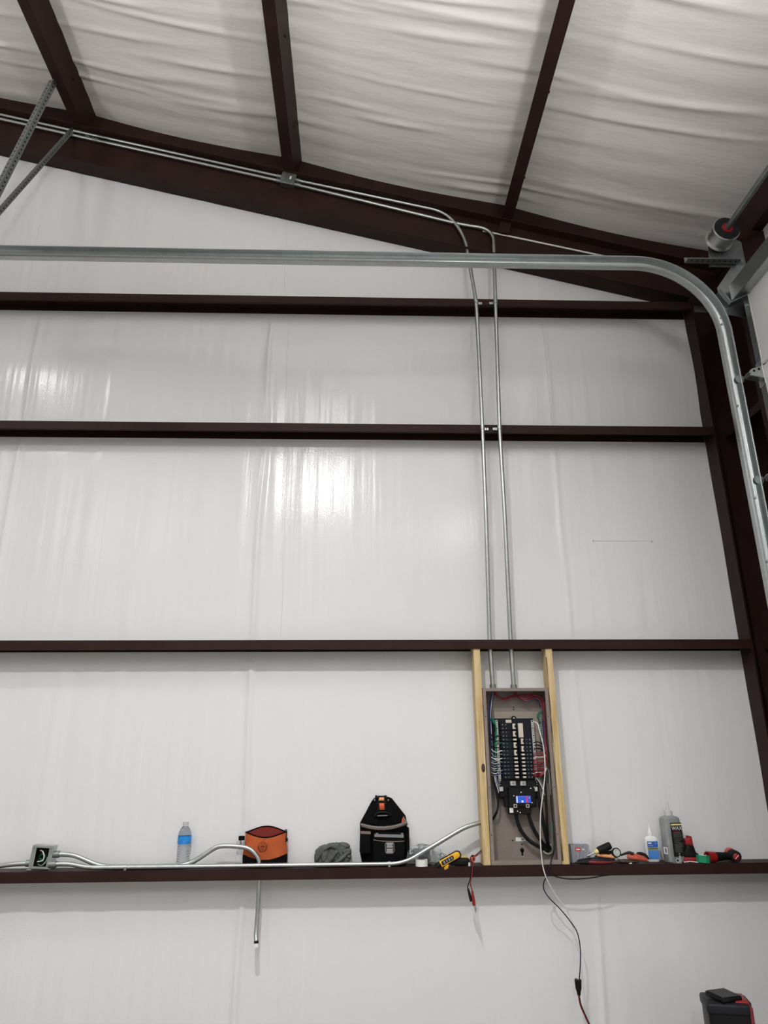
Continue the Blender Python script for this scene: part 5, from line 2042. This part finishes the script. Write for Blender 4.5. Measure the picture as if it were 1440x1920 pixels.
lab('label', -0.022, 0.047, 0.030, 0.192, 'label_black')
lab('label_stripe', -0.018, 0.047, 0.179, 0.187, 'label_yellow', 1)
text('lettering', 'WAX', 0.026, 'label_white', lbm, mt @ Matrix.Translation((0.015, -0.0344, 0.164)) @ FACE)
rr_ = random.Random(5)
z = 0.146
while z > 0.05:
    lab('label_print', -0.010, -0.010 + rr_.uniform(0.035, 0.052), z, z + 0.0022, 'label_grey' if z < 0.142 else 'label_red', 1)
    z -= 0.0062 if (z > 0.125 or z < 0.10) else 0.009
bm = new()
cyl(bm, mt @ Vector((0.012, -0.0344, 0.042)), mt @ Vector((0.012, -0.0336, 0.042)), 0.006, 14)
obj('label_mark', bm, 'label_grey', lbm)
bm = new()
box(bm, -0.0490, -0.0488 + 0.0, -0.022, 0.012, 0.040, 0.074, mt)
box(bm, -0.0494, -0.0486, -0.020, 0.004, 0.042, 0.074, mt)
sp_ = obj('side_print', bm, 'label_white', lbm)
bm = new()
box(bm, -0.0497, -0.0490, -0.014, -0.002, 0.048, 0.068, mt)
obj('print_block', bm, 'label_grey', sp_)

# galvanised clip in front of the bottle
t = thing('metal_bracket', 'small galvanised bracket with a hole in front of the tall bottle', 'bracket', (sx(1271, YF + 0.01), YF + 0.012, ZS))
c = t.location
bm = new()
box(bm, c.x - 0.024, c.x + 0.020, YF + 0.004, YF + 0.026, ZS + 0.001, ZS + 0.003)
box(bm, c.x + 0.012, c.x + 0.020, YF + 0.010, YF + 0.013, ZS + 0.003, ZS + 0.036)
br = obj('plate', bm, 'galv', t)
bm = new()
ring_solid(bm, 0.0055, 0.012, 0.003, 20, Matrix.Translation((c.x, YF + 0.008, ZS + 0.014)) @ Matrix.Rotation(radians(90), 4, 'X'))
obj('eye', bm, 'galv', t, True)
bm = new()
cyl(bm, (c.x, YF + 0.0075, ZS + 0.014), (c.x, YF + 0.007, ZS + 0.014), 0.0055, 14)
obj('hole', bm, 'black', t)

# battery charger with a red pack
yb = 4.095
ch = thing('battery_charger', 'red and black charger base with a red battery standing on it', 'charger', (sx(1296, yb), yb, ZS))
c = ch.location
bm = new()
rprism(bm, [(c.x - 0.050, ZS + 0.001), (c.x + 0.056, ZS + 0.001), (c.x + 0.056, ZS + 0.022), (c.x - 0.050, ZS + 0.026)], c.y - 0.036, c.y + 0.030, 0.006, 2)
obj('base', bm, 'red', ch, True)
bm = new()
rprism(bm, [(c.x - 0.050, ZS + 0.025), (c.x + 0.058, ZS + 0.022), (c.x + 0.050, ZS + 0.030), (c.x + 0.022, ZS + 0.046), (c.x + 0.016, ZS + 0.078), (c.x - 0.016, ZS + 0.086), (c.x - 0.038, ZS + 0.050)], c.y - 0.028, c.y + 0.028, 0.006, 2)
obj('dock', bm, 'black', ch, True)
bm = new()
rprism(bm, [(c.x - 0.024, ZS + 0.080), (c.x + 0.018, ZS + 0.070), (c.x + 0.014, ZS + 0.124), (c.x - 0.002, ZS + 0.126), (c.x - 0.004, ZS + 0.112), (c.x - 0.026, ZS + 0.112)], c.y - 0.020, c.y + 0.020, 0.004, 2)
obj('battery', bm, 'red', ch, True)
# cable ties
for k, (a, b) in enumerate((((1283, 1611.5), (1306, 1616.5)), ((1288, 1614), (1309, 1617.0)))):
    t = thing('cable_tie', ('longer white cable tie lying in front of the charger', 'shorter white cable tie nearest the shelf edge by the green tape')[k], 'cable tie', P(*a, YF + 0.03), 'white cable ties')
    p0, p1 = P(*a, YF + 0.030), P(*b, YF + 0.016 - 0.004 * k)
    p0.z = p1.z = ZS + 0.003
    bm = new()
    tube(bm, spline([p0, (p0 * 0.6 + p1 * 0.4) + Vector((0, 0, 0.003)), p1], 5), 0.0020, 6)
    obj('strap', bm, 'white', t, True)
    bm = new()
    rbox(bm, p0.x - 0.003, p0.x + 0.003, p0.y - 0.003, p0.y + 0.003, ZS + 0.0005, ZS + 0.006, 0.001, 1)
    obj('head', bm, 'white', t)
# green tape
t = thing('tape_roll', 'green tape roll with a white core near the shelf edge', 'tape roll', (sx(1319, YF + 0.03), YF + 0.030, ZS))
mt = Matrix.Translation(t.location + Vector((0, 0, 0.001))) @ Matrix.Rotation(radians(4), 4, 'Y')
bm = new()
ring_solid(bm, 0.019, 0.036, 0.034, 12, mt)
obj('tape', bm, 'green_tape', t, False)
bm = new()
ring_solid(bm, 0.0175, 0.0195, 0.036, 28, mt)
obj('core', bm, 'label_white', t, True)
# red and black drill lying on its side
yb = 4.085
dl = thing('cordless_drill', 'red and black cordless drill body lying on its side', 'drill', (sx(1355, yb), yb, ZS))
a, b = P(1336, 1607, 4.055), P(1374, 1604, 4.085)
bm = new()
d = b - a
tube(bm, [a + d * s for s in (-0.02, 0.10, 0.25, 0.55, 0.8, 1.05)], [0.0235, 0.0240, 0.0225, 0.0190, 0.0200, 0.0230], 22)
obj('handle', bm, 'rubber', dl, True)
bm = new()
o0, o1 = P(1326, 1606.5, 4.043), P(1339, 1607, 4.056)
dd = (o1 - o0)
ax = dd.normalized()
s1 = ax.orthogonal().normalized()
s2 = ax.cross(s1)
mt = Matrix(((s1.x, s2.x, ax.x, o0.x), (s1.y, s2.y, ax.y, o0.y), (s1.z, s2.z, ax.z, o0.z), (0, 0, 0, 1)))
ring_solid(bm, 0.0205, 0.0262, dd.length, 28, mt)
obj('battery_socket', bm, 'red', dl, True)
bm = new()
lathe(bm, [(0.001, 0.010), (0.0206, 0.010), (0.0206, 0.014), (0.001, 0.014)], 24, mt)
obj('socket_bore', bm, 'lining', dl, True)
h0, h1 = P(1381, 1606.5, 4.030), P(1366, 1599.5, 4.130)
bm = new()
d = h1 - h0
tube(bm, [h0 + d * s for s in (0.0, 0.06, 0.35, 0.62, 0.86, 1.0)], [0.0255, 0.0285, 0.0290, 0.0280, 0.0250, 0.0180], 26)
obj('motor_housing', bm, 'rubber', dl, True)
bm = new()
ax = d.normalized()
s1 = ax.orthogonal().normalized()
s2 = ax.cross(s1)
mt = Matrix(((s1.x, s2.x, ax.x, h0.x), (s1.y, s2.y, ax.y, h0.y), (s1.z, s2.z, ax.z, h0.z), (0, 0, 0, 1)))
lathe(bm, [(0.001, -0.005), (0.012, -0.004), (0.0170, -0.001), (0.0180, 0.004), (0.001, 0.004)], 26, mt)
ec = obj('end_cap', bm, 'red', dl, True)
bm = new()
tube(bm, [h0 + s1 * 0.013 - ax * 0.0065, h0 - s1 * 0.013 - ax * 0.0065], 0.0016, 6)
obj('cap_mark', bm, 'label_white', ec, True)
bm = new()
tube(bm, [h0 + d * s + Vector((-0.004, 0, 0.006)) for s in (0.50, 0.60, 0.80, 0.95)], [0.024, 0.0275, 0.0255, 0.019], 22)
obj('top_cover', bm, 'coral', dl, True)
bm = new()
prism(bm, [(0, 0), (1, 0), (1, 1), (0, 1)], 0, 1)
bm.free()

# ------------------------------------------------------------------ black and red case in the lower right corner, with a flat black device on it
yb = 3.72
top = P(1362, 1890, yb)
wl = thing('tool_tower', 'tall black jobsite case with red corner trim at the lower right', 'case', (top.x, yb, 0))
mt = Matrix.Translation((top.x, yb, 0)) @ Matrix.Rotation(radians(-14), 4, 'Z')
ZTOP = P(1345, 1872, yb).z
bm = new()
rbox(bm, -0.092, 0.085, -0.085, 0.085, 0.002, ZTOP - 0.030, 0.014, 3, mt)
obj('body', bm, 'black', wl, True)
bm = new()
rbox(bm, -0.097, 0.083, -0.090, 0.088, ZTOP - 0.045, ZTOP, 0.012, 3, mt)
obj('lid', bm, 'dark_grey', wl, True)
bm = new()
rbox(bm, 0.030, 0.088, -0.060, 0.070, ZTOP - 0.006, ZTOP + 0.006, 0.005, 2, mt)
obj('red_pad', bm, 'red', wl, True)
bm = new()
rbox(bm, 0.078, 0.096, -0.082, -0.02, 0.004, ZTOP - 0.008, 0.006, 2, mt)
obj('corner_trim', bm, 'dark_red', wl, True)
bm = new()
rbox(bm, 0.084, 0.103, -0.03, 0.086, 0.004, ZTOP - 0.004, 0.007, 2, mt)
obj('side_rail', bm, 'black', wl, True)
q = mt @ Vector((-0.066, -0.086, ZTOP - 0.085))
bm = new()
cyl(bm, q, q + Vector((0, -0.004, 0)), 0.003, 8)
obj('led', bm, 'label_grey', wl)
ph = thing('flat_device', 'flat black square device lying tilted on top of the black case', 'device', (top.x, yb, ZTOP))
mt = Matrix.Translation((top.x - 0.012, yb - 0.015, ZTOP + 0.016)) @ Matrix.Rotation(radians(17), 4, 'Z') @ Matrix.Rotation(radians(3), 4, 'X')
bm = new()
rbox(bm, -0.055, 0.055, -0.055, 0.055, -0.011, 0.008, 0.006, 3, mt)
obj('shell', bm, 'black', ph, True)
bm = new()
rbox(bm, -0.049, 0.049, -0.049, 0.049, 0.0075, 0.0095, 0.002, 1, mt)
obj('screen', bm, 'glassy_black', ph)
bm = new()
cyl(bm, mt @ Vector((0.040, 0.010, 0.0092)), mt @ Vector((0.040, 0.010, 0.0104)), 0.0028, 8)
obj('led', bm, 'label_grey', ph)
